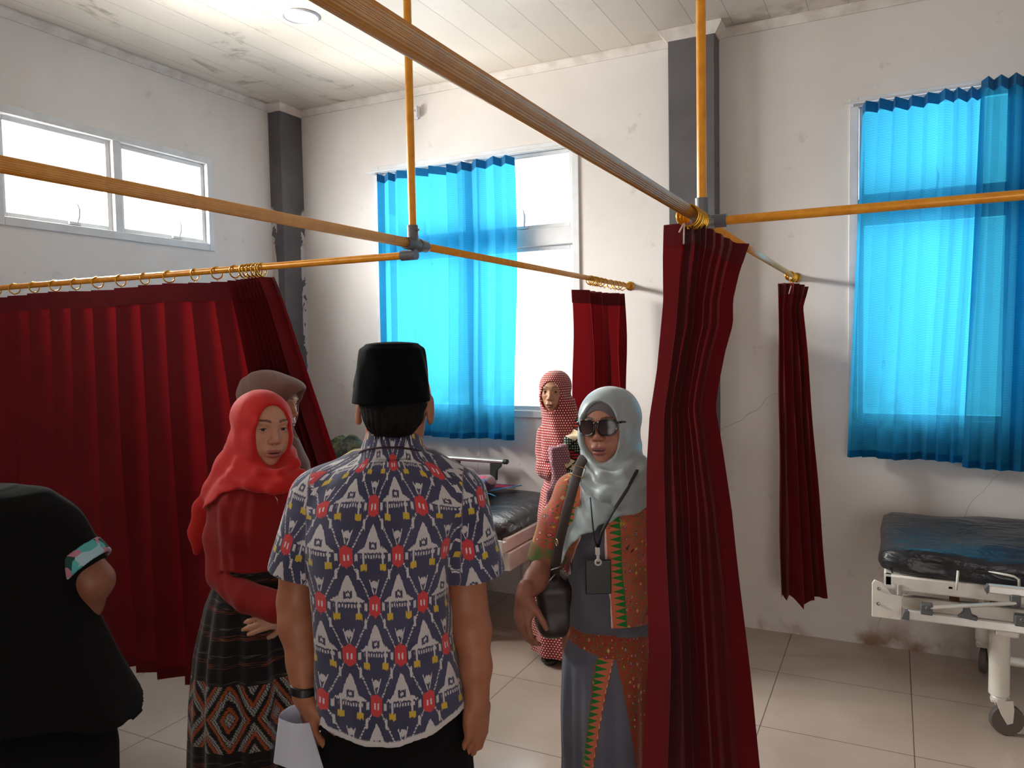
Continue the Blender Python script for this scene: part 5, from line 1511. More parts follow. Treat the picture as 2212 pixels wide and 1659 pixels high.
def dark_ikat():
    t = NT('dark_ikat_skirt_cloth', .85, 0, .2, .2); mt = t.math
    a = t.n.new('ShaderNodeVertexColor'); a.layer_name = 'PUV'
    sp = t.n.new('ShaderNodeSeparateColor'); t.lk(a.outputs[0], sp.inputs[0]); u0, v0 = sp.outputs[0], sp.outputs[1]
    cmb = t.n.new('ShaderNodeCombineXYZ'); t.lk(mt('MULTIPLY', u0, 14), cmb.inputs[0]); t.lk(mt('MULTIPLY', v0, 420), cmb.inputs[1])
    nz = t.n.new('ShaderNodeTexNoise'); nz.inputs['Scale'].default_value = 1; nz.inputs['Detail'].default_value = 1; t.lk(cmb.outputs[0], nz.inputs['Vector'])
    u = mt('ADD', u0, mt('MULTIPLY', mt('SUBTRACT', nz.outputs[0], .5), .020))
    f = mt('FRACT', mt('DIVIDE', v0, .075)); streak = t.ramp(nz.outputs[0], .50, .62)
    b1 = mt('MULTIPLY', mt('LESS_THAN', mt('ABSOLUTE', mt('SUBTRACT', f, .30)), .10), streak)
    c = t.mix(t.ramp(t.noise(10), .3, .7), srgb(27, 24, 23), srgb(18, 16, 17))
    c = t.mix(b1, c, srgb(120, 58, 40))
    b2 = mt('MULTIPLY', mt('LESS_THAN', mt('ABSOLUTE', mt('SUBTRACT', f, .62)), .05), streak); c = t.mix(b2, c, srgb(96, 84, 80))
    # large hooked diamonds in a wide register
    vm = mt('ABSOLUTE', mt('SUBTRACT', v0, .62))
    inreg = mt('LESS_THAN', vm, .095)
    du = mt('ABSOLUTE', mt('SUBTRACT', mt('FRACT', mt('DIVIDE', u, .15)), .5))
    d = mt('ADD', mt('MULTIPLY', du, 2.0), mt('DIVIDE', vm, .115))
    rg_ = mt('FRACT', mt('MULTIPLY', d, 1.9))
    wh = mt('MULTIPLY', mt('LESS_THAN', rg_, .36), mt('GREATER_THAN', mt('SINE', mt('ADD', mt('MULTIPLY', u, 700), mt('MULTIPLY', v0, 500))), -.5))
    orr = mt('MULTIPLY', mt('GREATER_THAN', rg_, .42), mt('LESS_THAN', rg_, .66))
    c = t.mix(mt('MULTIPLY', inreg, 1.0), c, srgb(24, 21, 21))
    c = t.mix(mt('MULTIPLY', inreg, orr), c, srgb(150, 70, 36))
    c = t.mix(mt('MULTIPLY', inreg, wh), c, srgb(150, 146, 144))
    t.base(c); t.bump(nz.outputs[0], .3, .001); return t.m
M_dikat = dark_ikat()
F = Field(fr(380, 1240, 0)*[1, 0, 0]+[0, -.26, .03], fr(680, 1188, 0)*[1, 0, 1]+[0, .26, .02], .006)
rows = loft_rows(fr, [(1195, 482, 608, .094), (1232, 474, 614, .102), (1300, 448, 632, .125), (1400, 428, 642, .145), (1500, 416, 650, .155), (1659, 408, 656, .16)], .01)
rows.append((.04, rows[-1][1], .01, rows[-1][3]+.01, .165))
F.loft(rows, 0, e=2.2, fold=lambda A, Z, x, y: (.008*np.sin(8*A+1.5*Z)+.005*np.sin(17*A+3*Z))*np.clip((1.0-Z)/.25, 0, 1))
P, Q = F.nets(); P = smooth_mesh(P, Q, 1); sk = mesh_obj('skirt', [(P, Q, None)], M_dikat, red)
attr_color(sk, 'PUV', np.stack([np.arctan2(P[:, 0]-rows[2][1], -(P[:, 1]-.01))*.17+1, P[:, 2]+.02, P[:, 2]*0], 1))
for f in (fl, frr): foot_mesh(red, f, pi+.3, s=.9)

# ------------------------------------------------------------------ woman in the brown headscarf behind her
fb = Frame(590, 1200, 2.72)
brn = fb.root(); tag(brn, 'woman in brown headscarf with pointed brim behind the woman in red, in profile', 'person')
Ob = fb(583, 868, 0); Rb = rotm(-pi/2-.22, -.12, 0); tone_b = (186, 138, 110)
shl, shr = fb(545, 1040, -.10), fb(600, 1040, .12)
wA, wB = fb(600, 1250, -.16), fb(630, 1250, .12)
arms = [arm([shl, fb(545, 1140, -.12), fb(560, 1220, -.13), wA], [.042, .040, .035, .024], wA, frame_from((.9, .1, -.2), (0, -1, 0)), s=.88, tone=tone_b, h=.004),
        arm([shr, fb(600, 1140, .12), fb(600, 1220, .12), wB], [.042, .040, .035, .024], wB, frame_from((.9, -.1, -.2), (0, 1, 0)), s=.88, tone=tone_b, h=.004)]
parts = woman_body(fb, Ob, Rb, .97, tone_b, arms, fb(575, 1100, .01), fb(570, 1280, .01), shl, shr, np.array([-.03, -.09, 0]), np.array([-.03, .09, 0]), fb(572, 1010, .0), lip=(126, 68, 62), gaze=(0, -.1), nose=1.0)
mesh_obj('body', parts, M_skin, brn)
M_bscarf = fabric('brown_scarf_cloth', srgb(128, 96, 88), srgb(114, 84, 78), rough=.8, trans=.12, ct=(.30, .16, .13), sheen=.3)
F = Field(fb(455, 1080, 0)*[1, 0, 1]+[0, -.20, 0], fb(690, 790, 0)*[1, 0, 1]+[0, .22, .02], .004)
scarf_head(F, Ob, Rb, out=.009, W=.97, brim=.010, opening=(.078, .078, .092), oc=(0, .132, -.042))
TB = lambda x, y, z: Ob+Rb@np.array([x, y, z])
F.ell(TB(0, .072, .062), (.052, .055, .024), Rb, .02)
F.ell(TB(0, .118, -.028), (.054, .064, .088), Rb, .004, 'sub')
rows = loft_rows(fb, [(900, 520, 632, .050), (925, 506, 640, .060), (950, 494, 650, .080), (1000, 474, 672, .105), (1050, 458, 682, .12), (1080, 452, 680, .125)], .0)
F.loft(rows, .03, zlo=hem_fn(fb, [(460, 1030, -.05), (560, 1075, -.1), (640, 1070, -.1), (690, 1010, 0)]))
F.ell(TB(0, .122, -.040), (.046, .062, .078), Rb, .004, 'sub')
F.disp(lambda X, Y, Z: .003*np.sin(60*X+30*Z+5*vnoise(X, Y, Z, 8))*np.clip((1.36-Z)/.1, 0, 1)+.0016*vnoise(X, Y, Z, 22)+.0015*np.sin(120*X+80*Z)*(X < Ob[0]-.05))
make_scarf('headscarf', F, M_bscarf, brn)
M_bdress = fabric('dark_mauve_dress', srgb(74, 56, 66), srgb(62, 46, 56))
F = Field(fb(440, 1240, 0)*[1, 0, 0]+[0, -.26, .03], fb(710, 1010, 0)*[1, 0, 1]+[0, .26, .02], .007)
rows = loft_rows(fb, [(1020, 530, 630, .10), (1050, 505, 655, .12), (1120, 500, 655, .13), (1230, 500, 650, .13), (1320, 485, 665, .14), (1600, 480, 675, .15)], .0)
rows.append((.04, rows[-1][1], 0, rows[-1][3]+.01, .16))
F.loft(rows, 0, fold=lambda A, Z, x, y: .006*np.sin(9*A+2*Z)*np.clip((1.1-Z)/.3, 0, 1))
F.chain([shl, fb(545, 1140, -.12), fb(560, 1220, -.13), wA], [.05, .05, .046, .036], .02); F.chain([shr, fb(600, 1140, .12), fb(600, 1220, .12), wB], [.05, .05, .046, .036], .02)
P, Q = F.nets(); P = smooth_mesh(P, Q, 1); mesh_obj('dress', [(P, Q, None)], M_bdress, brn)
for f in ((-.03, -.09, 0), (-.03, .09, 0)): foot_mesh(brn, np.array(f), -pi/2, s=.9)

# ------------------------------------------------------------------ woman with sunglasses and grey scarf
fg = Frame(1315, 1200, 2.35)
gry = fg.root(); tag(gry, 'woman in pale grey headscarf and dark sunglasses, orange and green jacket, lanyard with black card', 'person')
Og = fg(1316, 917, 0); Rg = rotm(pi-.50, .04, .04); tone_g = (178, 124, 102)
shl, shr = fg(1236, 1062, .0), fg(1405, 1062, .04)
fl, frr = np.array([-.10, 0, 0]), np.array([.10, .02, 0])
wl_ = fg(1132, 1288, -.10); wr_ = fg(1440, 1290, -.02)
RL = frame_from((-.10, -.25, -1), (-.75, -.60, .15))
arms = [arm([shl, fg(1205, 1130, .02), fg(1182, 1205, .03), fg(1158, 1252, -.05), wl_], [.044, .042, .038, .034, .025], wl_, RL, curl=.5, thumb=.35, s=.92, fingers=[.55, .65, .75, .8], tone=(150, 98, 80), h=.0028),
        arm([shr, fg(1425, 1140, .05), fg(1438, 1210, .04), wr_], [.044, .042, .037, .025], wr_, frame_from((.05, -.25, -1), (.8, -.6, 0)), curl=.5, s=.92, tone=tone_g, h=.004)]
parts = woman_body(fg, Og, Rg, 1.0, tone_g, arms, fg(1318, 1130, .01), fg(1312, 1330, .01), shl, shr, fl, frr, fg(1318, 1035, .02), mouth=.005, lip=(148, 80, 80), teeth=1, nose=1.05, age=.15)
mesh_obj('body', parts, M_skin, gry)
def satin(name, c, c2):
    t = NT(name, .42, 0, .45, .35); t.base(t.mix(t.ramp(t.noise(4), .3, .7), c, c2)); t.bump(t.noise(900, 2), .15, .0005); return t.m
M_gscarf = satin('pale_grey_satin', srgb(166, 178, 180), srgb(154, 167, 170))
M_ucap = fabric('grey_inner_cap', srgb(108, 100, 108), srgb(96, 90, 98))
F = Field(Og-.12, Og+.12, .003)
TG = lambda x, y, z: Og+Rg@np.array([x, y, z])
F.ell(TG(0, -.012, .024), (.078, .098, .078), Rg, .01); F.ell(TG(0, .010, .018), (.071, .083, .074), Rg, .03)
F.ell(TG(0, .105, -.030), (.056, .08, .078), Rg, .004, 'sub'); F.keep(lambda X, Y, Z: (Og[2]-.09)-Z+X*0+Y*0)
P, Q = F.nets(); mesh_obj('inner_cap', [(P, Q, None)], M_ucap, gry)
h = .0036
F = Field(fg(1180, 1235, 0)*[1, 0, 1]+[0, -.22, 0], fg(1450, 835, 0)*[1, 0, 1]+[0, .24, .02], h)
scarf_head(F, Og, Rg, out=.013, W=1.0, opening=(.061, .088, .100), oc=(-.004, .113, -.020))
F.ell(TG(.02, -.05, -.045), (.075, .07, .085), Rg, .03)
rows = loft_rows(fg, [(985, 1272, 1392, .072), (1005, 1262, 1404, .088), (1040, 1252, 1416, .112), (1080, 1238, 1428, .132), (1130, 1222, 1434, .140), (1180, 1196, 1438, .142), (1235, 1184, 1440, .142)], .005)
hemg = hem_fn(fg, [(1180, 1222, .0), (1204, 1218, -.03), (1226, 1196, -.09), (1242, 1178, -.13), (1262, 1166, -.14), (1310, 1132, -.14), (1360, 1112, -.14), (1395, 1100, -.12), (1450, 1085, -.05)])
F.loft(rows, .02, zlo=hemg, e=2.1)
for pts, r_ in (([(1268, 975, .02), (1272, 1010, -.04), (1300, 1034, -.10), (1345, 1030, -.115), (1374, 995, -.06), (1372, 965, .02)], .020),
                ([(1262, 1000, .02), (1268, 1040, -.07), (1305, 1068, -.13), (1352, 1056, -.135), (1392, 1020, -.09)], .020),
                ([(1390, 1000, -.07), (1372, 1050, -.125), (1335, 1086, -.142)], .016)):
    F.chain([fg(*p) for p in pts], [r_]*len(pts), .016)
F.ell(TG(-.004, .113, -.022), (.056, .085, .094), Rg, .004, 'sub')
# lower left point of the drape
F.disp(lambda X, Y, Z: .003*np.sin(75*X*.8+90*Z*.7+5*vnoise(X, Y, Z, 6))*np.clip((1.31-Z)/.06, 0, 1)+.0018*vnoise(X, Y, Z, 20)+.002*np.sin(70*X+25*Z)*np.clip((Z-1.30)/.05, 0, 1)*(X > Og[0]+.03))
make_scarf('headscarf', F, M_gscarf, gry, 2)
M_dress = fabric('slate_grey_dress', srgb(98, 96, 108), srgb(86, 85, 97))
F = Field(fg(1190, 1400, 0)*[1, 0, 1]+[0, -.2, 0], fg(1450, 1035, 0)*[1, 0, 1]+[0, .2, 0], .005)
trow = [(1045, 1262, 1388, .08), (1075, 1238, 1410, .105), (1130, 1236, 1414, .128), (1200, 1236, 1408, .118), (1300, 1224, 1408, .132), (1395, 1216, 1412, .145)]
rows = loft_rows(fg, trow, .012)
F.loft(rows, 0, e=2.2, zlo=fg(1300, 1382, -.14)[2], fold=lambda A, Z, x, y: .003*np.sin(6*A+14*Z)+.0018*np.sin(60*Z+3*A)*np.exp(-((Z-.86)/.06)**2))
P, Q = F.nets(); P = smooth_mesh(P, Q, 1); mesh_obj('dress', [(P, Q, None)], M_dress, gry)

def songket(name, base, teeth=True, skirt=False):
    """woven ground with green leaf sprays, red/purple/white diamonds and a saw-tooth border; PUV = (distance to border edge, height, angle length)"""
    t = NT(name, .85, 0, .25, .2); mt = t.math
    a = t.n.new('ShaderNodeVertexColor'); a.layer_name = 'PUV'
    sp = t.n.new('ShaderNodeSeparateColor'); t.lk(a.outputs[0], sp.inputs[0]); e, v, u = sp.outputs[0], sp.outputs[1], sp.outputs[2]
    cmb = t.n.new('ShaderNodeCombineXYZ'); t.lk(u, cmb.inputs[0]); t.lk(v, cmb.inputs[1])
    def vor(sc, off=0):
        mp = t.n.new('ShaderNodeMapping'); mp.inputs['Scale'].default_value = (sc, sc*.8, sc); mp.inputs['Location'].default_value = (off, off*1.7, 0); t.lk(cmb.outputs[0], mp.inputs[0])
        vo = t.n.new('ShaderNodeTexVoronoi'); vo.distance = 'MANHATTAN'; vo.inputs['Randomness'].default_value = .55; t.lk(mp.outputs[0], vo.inputs['Vector']); return vo
    v1 = vor(11); v2 = vor(38, 3)
    c = t.mix(t.ramp(t.noise(6), .3, .7), base, tuple(x*.75 for x in base))
    leaf = mt('MULTIPLY', mt('LESS_THAN', v2.outputs['Distance'], .50), mt('GREATER_THAN', v1.outputs['Distance'], .43))
    if not skirt:
        pn = t.noise(9, 2); c = t.mix(t.ramp(pn, .58, .64), c, srgb(206, 160, 62)); c = t.mix(t.ramp(pn, .40, .34), c, srgb(206, 92, 104))
    c = t.mix(leaf, c, srgb(62, 128, 66))
    sc_ = t.n.new('ShaderNodeSeparateColor'); t.lk(v1.outputs['Color'], sc_.inputs[0])
    dia = mt('LESS_THAN', v1.outputs['Distance'], .40)
    dc = t.mix(mt('GREATER_THAN', sc_.outputs[0], .35), srgb(66, 36, 72), srgb(170, 36, 44)); dc = t.mix(mt('GREATER_THAN', sc_.outputs[0], .72), dc, srgb(206, 160, 50))
    c = t.mix(dia, c, dc)
    c = t.mix(mt('MULTIPLY', dia, mt('LESS_THAN', mt('ABSOLUTE', mt('SUBTRACT', v1.outputs['Distance'], .22)), .05)), c, srgb(216, 186, 178))
    if teeth:
        f = mt('ABSOLUTE', mt('SUBTRACT', mt('FRACT', mt('DIVIDE', v, .019)), .5))
        tw = mt('MULTIPLY', mt('SUBTRACT', 1.0, mt('DIVIDE', mt('SUBTRACT', .046, e), .034)), .5)
        tooth = mt('LESS_THAN', f, tw)
        inb = mt('MULTIPLY', mt('LESS_THAN', e, .046), mt('GREATER_THAN', e, -.01))
        c = t.mix(inb, c, srgb(206, 112, 80)); c = t.mix(mt('MULTIPLY', inb, tooth), c, srgb(36, 120, 52))
        c = t.mix(mt('MULTIPLY', mt('LESS_THAN', e, .004), mt('GREATER_THAN', e, -.01)), c, srgb(226, 190, 180))
    if skirt:
        ground = mt('GREATER_THAN', e, 5.0)
        c = t.mix(ground, c, t.mix(t.ramp(t.noise(5), .3, .7), srgb(106, 108, 122), srgb(92, 94, 108)))
    t.base(c); t.bump(t.noise(600, 2), .3, .0008); return t.m
M_song = songket('songket_jacket_cloth', srgb(200, 96, 74))
M_songs = songket('songket_skirt_cloth', srgb(170, 66, 46), skirt=True)
# jacket, open at the front
F = Field(fg(1120, 1385, 0)*[1, 0, 1]+[0, -.22, 0], fg(1475, 1035, 0)*[1, 0, 1]+[0, .22, .02], .0042)
jr = loft_rows(fg, [(a_, b_-8, c_+8, d_+.012) for a_, b_, c_, d_ in trow], .012)
F.loft(jr, 0, e=2.2, zlo=hem_fn(fg, [(1200, 1330, -.1), (1240, 1336, -.1), (1300, 1362, -.14), (1400, 1366, -.14)]))
F.loft([(q[0], q[1], q[2], q[3]-.0095, q[4]-.0095) for q in jr], 0, 'sub', e=2.2, zlo=.3)
ez = [fg(1300, y, -.12)[2] for y in (1060, 1130, 1170, 1230, 1290, 1336, 1366)][::-1]
eL = [fg(x, y, -.13)[0] for x, y in ((1262, 1060), (1259, 1130), (1257, 1170), (1243, 1230), (1228, 1290), (1214, 1336), (1205, 1366))][::-1]
eR = [fg(x, y, -.13)[0] for x, y in ((1300, 1060), (1305, 1130), (1308, 1170), (1311, 1230), (1317, 1290), (1320, 1336), (1322, 1366))][::-1]
fxL, fxR = (lambda Z: np.interp(Z, ez, eL)), (lambda Z: np.interp(Z, ez, eR))
def opening_(X, Y, Z):
    zz = Z.ravel(); l = np.interp(zz, ez, eL)[None, None, :]; r_ = np.interp(zz, ez, eR)[None, None, :]
    return np.maximum(np.maximum(l-X, X-r_), Y-0.0)
F.comb(opening_, F.lo, [F.ax[0][-1], F.ax[1][-1], F.ax[2][-1]], 0, 'sub')
sA = [fg(1256, 1050, .01), fg(1238, 1066, .01), fg(1205, 1130, .02), fg(1180, 1207, .025)]
F.chain(sA, [.050, .056, .056, .056], .02)
d_ = (sA[3]-sA[2])/np.linalg.norm(sA[3]-sA[2])
F.comb(lambda X, Y, Z: -np.minimum((X-sA[3][0])*d_[0]+(Y-sA[3][1])*d_[1]+(Z-sA[3][2])*d_[2]-.012, .3)+np.where(X > sA[3][0]+.075, 1, 0), sA[3]-.1, sA[3]+.1, 0, 'sub')
F.chain([fg(1388, 1050, .02), shr, fg(1425, 1140, .05), fg(1438, 1215, .04)], [.050, .056, .055, .052], .02)
F.disp(lambda X, Y, Z: .002*np.sin(50*Z+30*X+6*vnoise(X, Y, Z, 9))+.0015*vnoise(X, Y, Z, 20))
P, Q = F.nets(); P = smooth_mesh(P, Q, 1)
jk = mesh_obj('jacket', [(P, Q, None)], M_song, gry)
l_, r_ = fxL(P[:, 2]), fxR(P[:, 2]); front = P[:, 1] < -.02
ee = np.where(front & (P[:, 0] > r_-.004), P[:, 0]-r_, np.where(front & (P[:, 0] < l_+.004), l_-P[:, 0], 9.))
cuffd = (P-sA[3])@d_; slv = (P[:, 0] < fg(1222, 1150)[0]-.0) & (np.abs((P-sA[3])@np.cross(d_, [0, 1, 0])) < .12)
ee = np.where(slv, 9., ee)
attr_color(jk, 'PUV', np.stack([np.minimum(ee, 4.0), P[:, 2]+1, np.arctan2(P[:, 0]-jr[2][1], -P[:, 1])*.15+1], 1))
# green cuff
F = Field(sA[3]-.12, sA[3]+.12, .004); F.cone(sA[3]-d_*.028, sA[3]+d_*.012, .0605, .0585, 0)
F.comb(lambda X, Y, Z: -np.maximum((X-sA[3][0])*d_[0]+(Y-sA[3][1])*d_[1]+(Z-sA[3][2])*d_[2]-.014, -.042-((X-sA[3][0])*d_[0]+(Y-sA[3][1])*d_[1]+(Z-sA[3][2])*d_[2])), sA[3]-.12, sA[3]+.12, 0, 'sub') if False else None
F.keep(lambda X, Y, Z: ((X-sA[3][0])*d_[0]+(Y-sA[3][1])*d_[1]+(Z-sA[3][2])*d_[2])-.014); F.keep(lambda X, Y, Z: -.046-((X-sA[3][0])*d_[0]+(Y-sA[3][1])*d_[1]+(Z-sA[3][2])*d_[2]))
F.cone(sA[3]-d_*.01, sA[3]+d_*.06, .050, .050, 0, 'sub')
P, Q = F.nets(); mesh_obj('cuff', [(P, Q, None)], plain('green_woven_cuff', srgb(96, 118, 70), .85, 0, .2, srgb(150, 96, 76), 38), jk)
# skirt with waistband and overlay panels
F = Field(fg(1180, 1400, 0)*[1, 0, 0]+[0, -.24, .03], fg(1460, 1305, 0)*[1, 0, 1]+[0, .24, .02], .005)
rows = loft_rows(fg, [(1312, 1224, 1404, .118), (1358, 1221, 1406, .132), (1430, 1216, 1412, .146), (1550, 1214, 1416, .15), (1659, 1218, 1414, .15)], .012)
rows.append((.04, rows[-1][1], .012, rows[-1][3]+.01, .155))
F.loft(rows, 0, e=2.2, fold=lambda A, Z, x, y: (.006*np.sin(8*A+2*Z+1)+.003*np.sin(19*A))*np.clip((.78-Z)/.2, 0, 1))
P, Q = F.nets(); P = smooth_mesh(P, Q, 1); sk = mesh_obj('skirt', [(P, Q, None)], M_songs, gry)
X_, Y_, Z_ = P.T
zt_ = np.interp(X_, [fg(1216, 1400)[0], fg(1400, 1400)[0]], [fg(1220, 1368, -.14)[2], fg(1400, 1398, -.14)[2]])
zb_ = np.interp(X_, [fg(1216, 1400)[0], fg(1300, 1400)[0], fg(1400, 1400)[0]], [fg(1220, 1408, -.14)[2], fg(1300, 1432, -.14)[2], fg(1400, 1440, -.14)[2]])
band = (Z_ > zb_) & (Z_ < zt_)
zl = [fg(1300, y, -.14)[2] for y in (1420, 1450, 1500, 1560, 1659, 1800)][::-1]
xa = [fg(x, y, -.14)[0] for x, y in ((1296, 1420), (1288, 1450), (1281, 1500), (1274, 1560), (1264, 1659), (1250, 1800))][::-1]
xb = [fg(x, y, -.14)[0] for x, y in ((1335, 1420), (1326, 1450), (1314, 1500), (1303, 1560), (1287, 1659), (1268, 1800))][::-1]
xc = [fg(x, y, -.14)[0] for x, y in ((1332, 1420), (1336, 1450), (1348, 1500), (1360, 1560), (1378, 1659), (1395, 1800))][::-1]
A_, B_, C_ = np.interp(Z_, zl, xa), np.interp(Z_, zl, xb), np.interp(Z_, zl, xc)
front = Y_ < .03
strip = front & (X_ > A_) & (X_ < B_) & (Z_ <= zb_)
wedge = front & (X_ > C_) & (Z_ <= zb_)
e_ = np.where(band | wedge, 1.0, 9.0); e_ = np.where(strip & ~band, (B_-X_)*.046/np.maximum(B_-A_, .001), e_)
attr_color(sk, 'PUV', np.stack([e_, Z_+1, np.arctan2(X_-rows[2][1], -Y_)*.16+1.37], 1))
for f in (fl, frr): foot_mesh(gry, f, pi, s=.9)
# sunglasses
M_frame = plain('glossy_black_frame', srgb(16, 14, 15), .12, 0, .7)
gl = NT('tinted_lens', .16, 0, .3); gl.base(gl.mix(gl.ramp(gl.xyz()[2], Og[2]-.04, Og[2]+.03), srgb(74, 54, 52), srgb(30, 24, 28))); gl.b.inputs['Transmission Weight'].default_value = .0
def lens_poly(sx, s=1.0):
    q = []
    for k in range(36):
        a = 2*pi*k/36; c_, s_ = math.cos(a), math.sin(a); e = .62
        x = abs(c_)**e*(1 if c_ > 0 else -1)*.0272*s; z_ = abs(s_)**e*(1 if s_ > 0 else -1)*.0225*s
        x *= 1-.12*max(0, -z_/.0225)
        q.append((sx*.0315+x+sx*.002*(z_ > 0), z_-.003))
    return q
fro = MB(); lens = MB()
def gy(x): return .1075-1.6*x*x*3.2
for sx in (-1, 1):
    q = lens_poly(sx); pts = [TG(x, gy(x), z_) for x, z_ in q]
    fro.tube(pts, .0026, 8, closed=True)
    n_ = len(pts); c0 = TG(sx*.0315, gy(.0315)+.002, -.003)
    lens.add([c0]+pts, [(0, i+1, (i+1) % n_+1) for i in range(n_)])
    fro.tube([TG(sx*.060, gy(.060), .010), TG(sx*.070, .078, .012), TG(sx*.079, .02, .008), TG(sx*.080, -.01, 0)], [.0034, .0034, .003, .0025], 8)
fro.tube([TG(-.007, .1085, .008), TG(0, .1095, .011), TG(.007, .1085, .008)], .0028, 8)
fo = fro.build('sunglasses', M_frame, gry, smooth=True)
lens.build('lens', gl.m, fo, smooth=True)
# lanyard
lpts = [fg(1275, 1075, -.148), fg(1279, 1120, -.166), fg(1284, 1165, -.155), fg(1290, 1182, -.150)]
m = MB(); m.tube(lpts, .0062, 8, flat=.35)
la = m.build('lanyard_strap', plain('black_lanyard_ribbon', srgb(22, 21, 26), .7), gry, smooth=True)
MB().tube([fg(1377, 1015, -.125), fg(1352, 1062, -.162), fg(1322, 1108, -.168), fg(1300, 1150, -.158), fg(1292, 1182, -.150)], .0062, 8, flat=.35).build('lanyard_strap', bpy.data.materials['black_lanyard_ribbon'], gry, smooth=True)
card = fg(1293, 1247, -.150)
m = MB(); c0 = np.array([card[0], card[1]+.004, card[2]])
cb = MB().box(c0, (.074, .005, .100)).build('id_card_holder', plain('black_card_holder', srgb(12, 11, 13), .35), gry, bevel=.003)
top_ = fg(1291, 1198, -.152)
M_clip = plain('white_plastic_clip', srgb(214, 206, 206), .4)
m = MB(); m.box((top_[0], top_[1], top_[2]+.010), (.013, .006, .022)); m.box((top_[0]+.001, top_[1], top_[2]-.010), (.008, .005, .02)); m.torus((top_[0]+.001, top_[1]-.001, top_[2]-.022), (0, 1, 0), .008, .003, 20, 8)
m.build('badge_clip', M_clip, cb, bevel=.001)
# ring on her finger
# shoulder bag
M_bag = plain('dark_brown_leather', srgb(56, 44, 42), .42, 0, .45, srgb(44, 34, 33), 7, bump=.25, bscale=260)
M_strap = plain('dark_brown_strap', srgb(62, 50, 48), .6, 0, .3)
M_goldb = plain('pale_gold_buckle', srgb(206, 176, 128), .25, 1)
bg_ = empty('shoulder_bag', gry.location, fg.rz); tag(bg_, 'dark brown leather shoulder bag hanging at the side of the grey-scarfed woman', 'bag')
F = Field(fg(1130, 1400, 0)*[1, 0, 1]+[0, -.16, 0], fg(1245, 1200, 0)*[1, 0, 1]+[0, .16, .02], .0035)
bc = fg(1192, 1300, .05)
F.box(bc+[.010, 0, -.004], (.056, .085, .084), rotm(0, 0, -.10), .03, .02); F.ell(bc+[0, 0, -.055], (.050, .085, .035), None, .03)
F.box(bc+[.002, 0, .072], (.030, .075, .030), rotm(0, 0, -.08), .02, .02)
F.disp(lambda X, Y, Z: .0025*np.sin(60*X+50*Z+30*Y+5*vnoise(X, Y, Z, 12))*vnoise(X, Y, Z, 9)+.0015*vnoise(X, Y, Z, 30))
P, Q = F.nets(); P = smooth_mesh(P, Q, 1); bo = mesh_obj('bag_body', [(P, Q, None)], M_bag, bg_)
st = [fg(1276, 978, .04), fg(1262, 985, -.03), fg(1250, 1010, -.075), fg(1236, 1060, -.085), fg(1220, 1120, -.082), fg(1206, 1180, -.08), fg(1200, 1225, -.06), fg(1198, 1250, -.05)]
m = MB(); m.tube(st, .017, 12, flat=.16); m.build('bag_strap', M_strap, bg_, smooth=True)
st2 = [fg(1276, 978, .04), fg(1268, 1010, .08), fg(1225, 1120, .085), fg(1200, 1200, .06), fg(1196, 1250, .05)]
MB().tube(st2, .015, 12, flat=.16).build('bag_strap', M_strap, bg_, smooth=True)
bk = fg(1248, 1018, -.092); dv = (st[4]-st[3])/np.linalg.norm(st[4]-st[3]); sv = np.array([dv[2], 0, -dv[0]])*-1
q = [bk+sv*.021+dv*.014, bk+sv*.021-dv*.014, bk-sv*.021-dv*.014, bk-sv*.021+dv*.014]
MB().tube([*q, q[0]], .0018, 8).build('strap_buckle', M_goldb, bg_, smooth='auto')
rg_ = fg(1203, 1172, -.098); MB().torus(rg_+[0, 0, 0], (1, .2, 0), .010, .0022, 22, 8).build('strap_ring', M_goldb, bg_, smooth=True)
for (a_, b_) in (((1190, 1232), (1216, 1222)), ((1180, 1262), (1200, 1240))):
    MB().tube([fg(*a_, -.085), fg(*b_, -.082)], .0022, 6).build('zip', M_steel, bo, smooth=True)

# ------------------------------------------------------------------ elderly woman beside the bed in the dotted headscarf
fo_ = Frame(1205, 1000, 4.0)
old = fo_.root(); tag(old, 'older woman in red headscarf with white dots standing in front of the bright window', 'person')
Oo = fo_(1199, 844, 0); Ro = rotm(pi-.34, 0, -.02); tone_o = (186, 140, 112)
shl, shr = fo_(1180, 935, .0), fo_(1245, 935, .02)
wl_ = fo_(1222, 1020, -.17); wr_ = fo_(1242, 1060, -.12)
arms = [arm([shl, fo_(1178, 975, .0), fo_(1180, 1010, -.04), wl_], [.040, .037, .034, .023], wl_, frame_from((.95, -.1, .1), (0, -.9, .3)), s=.86, tone=tone_o, h=.0045),
        arm([shr, fo_(1256, 980, .02), fo_(1256, 1030, 0), wr_], [.040, .037, .032, .023], wr_, frame_from((-.3, -.2, -1), (.5, -.9, .0)), s=.86, tone=tone_o, h=.0045)]
parts = woman_body(fo_, Oo, Ro, .93, tone_o, arms, fo_(1212, 970, .01), fo_(1215, 1060, .01), shl, shr, np.array([-.06, 0, 0]), np.array([.07, 0, 0]), fo_(1205, 915, .01), h=.0022, age=.35, mouth=.001, lip=(136, 84, 76), top=.09, hipw=.055)
mesh_obj('body', parts, M_skin, old)
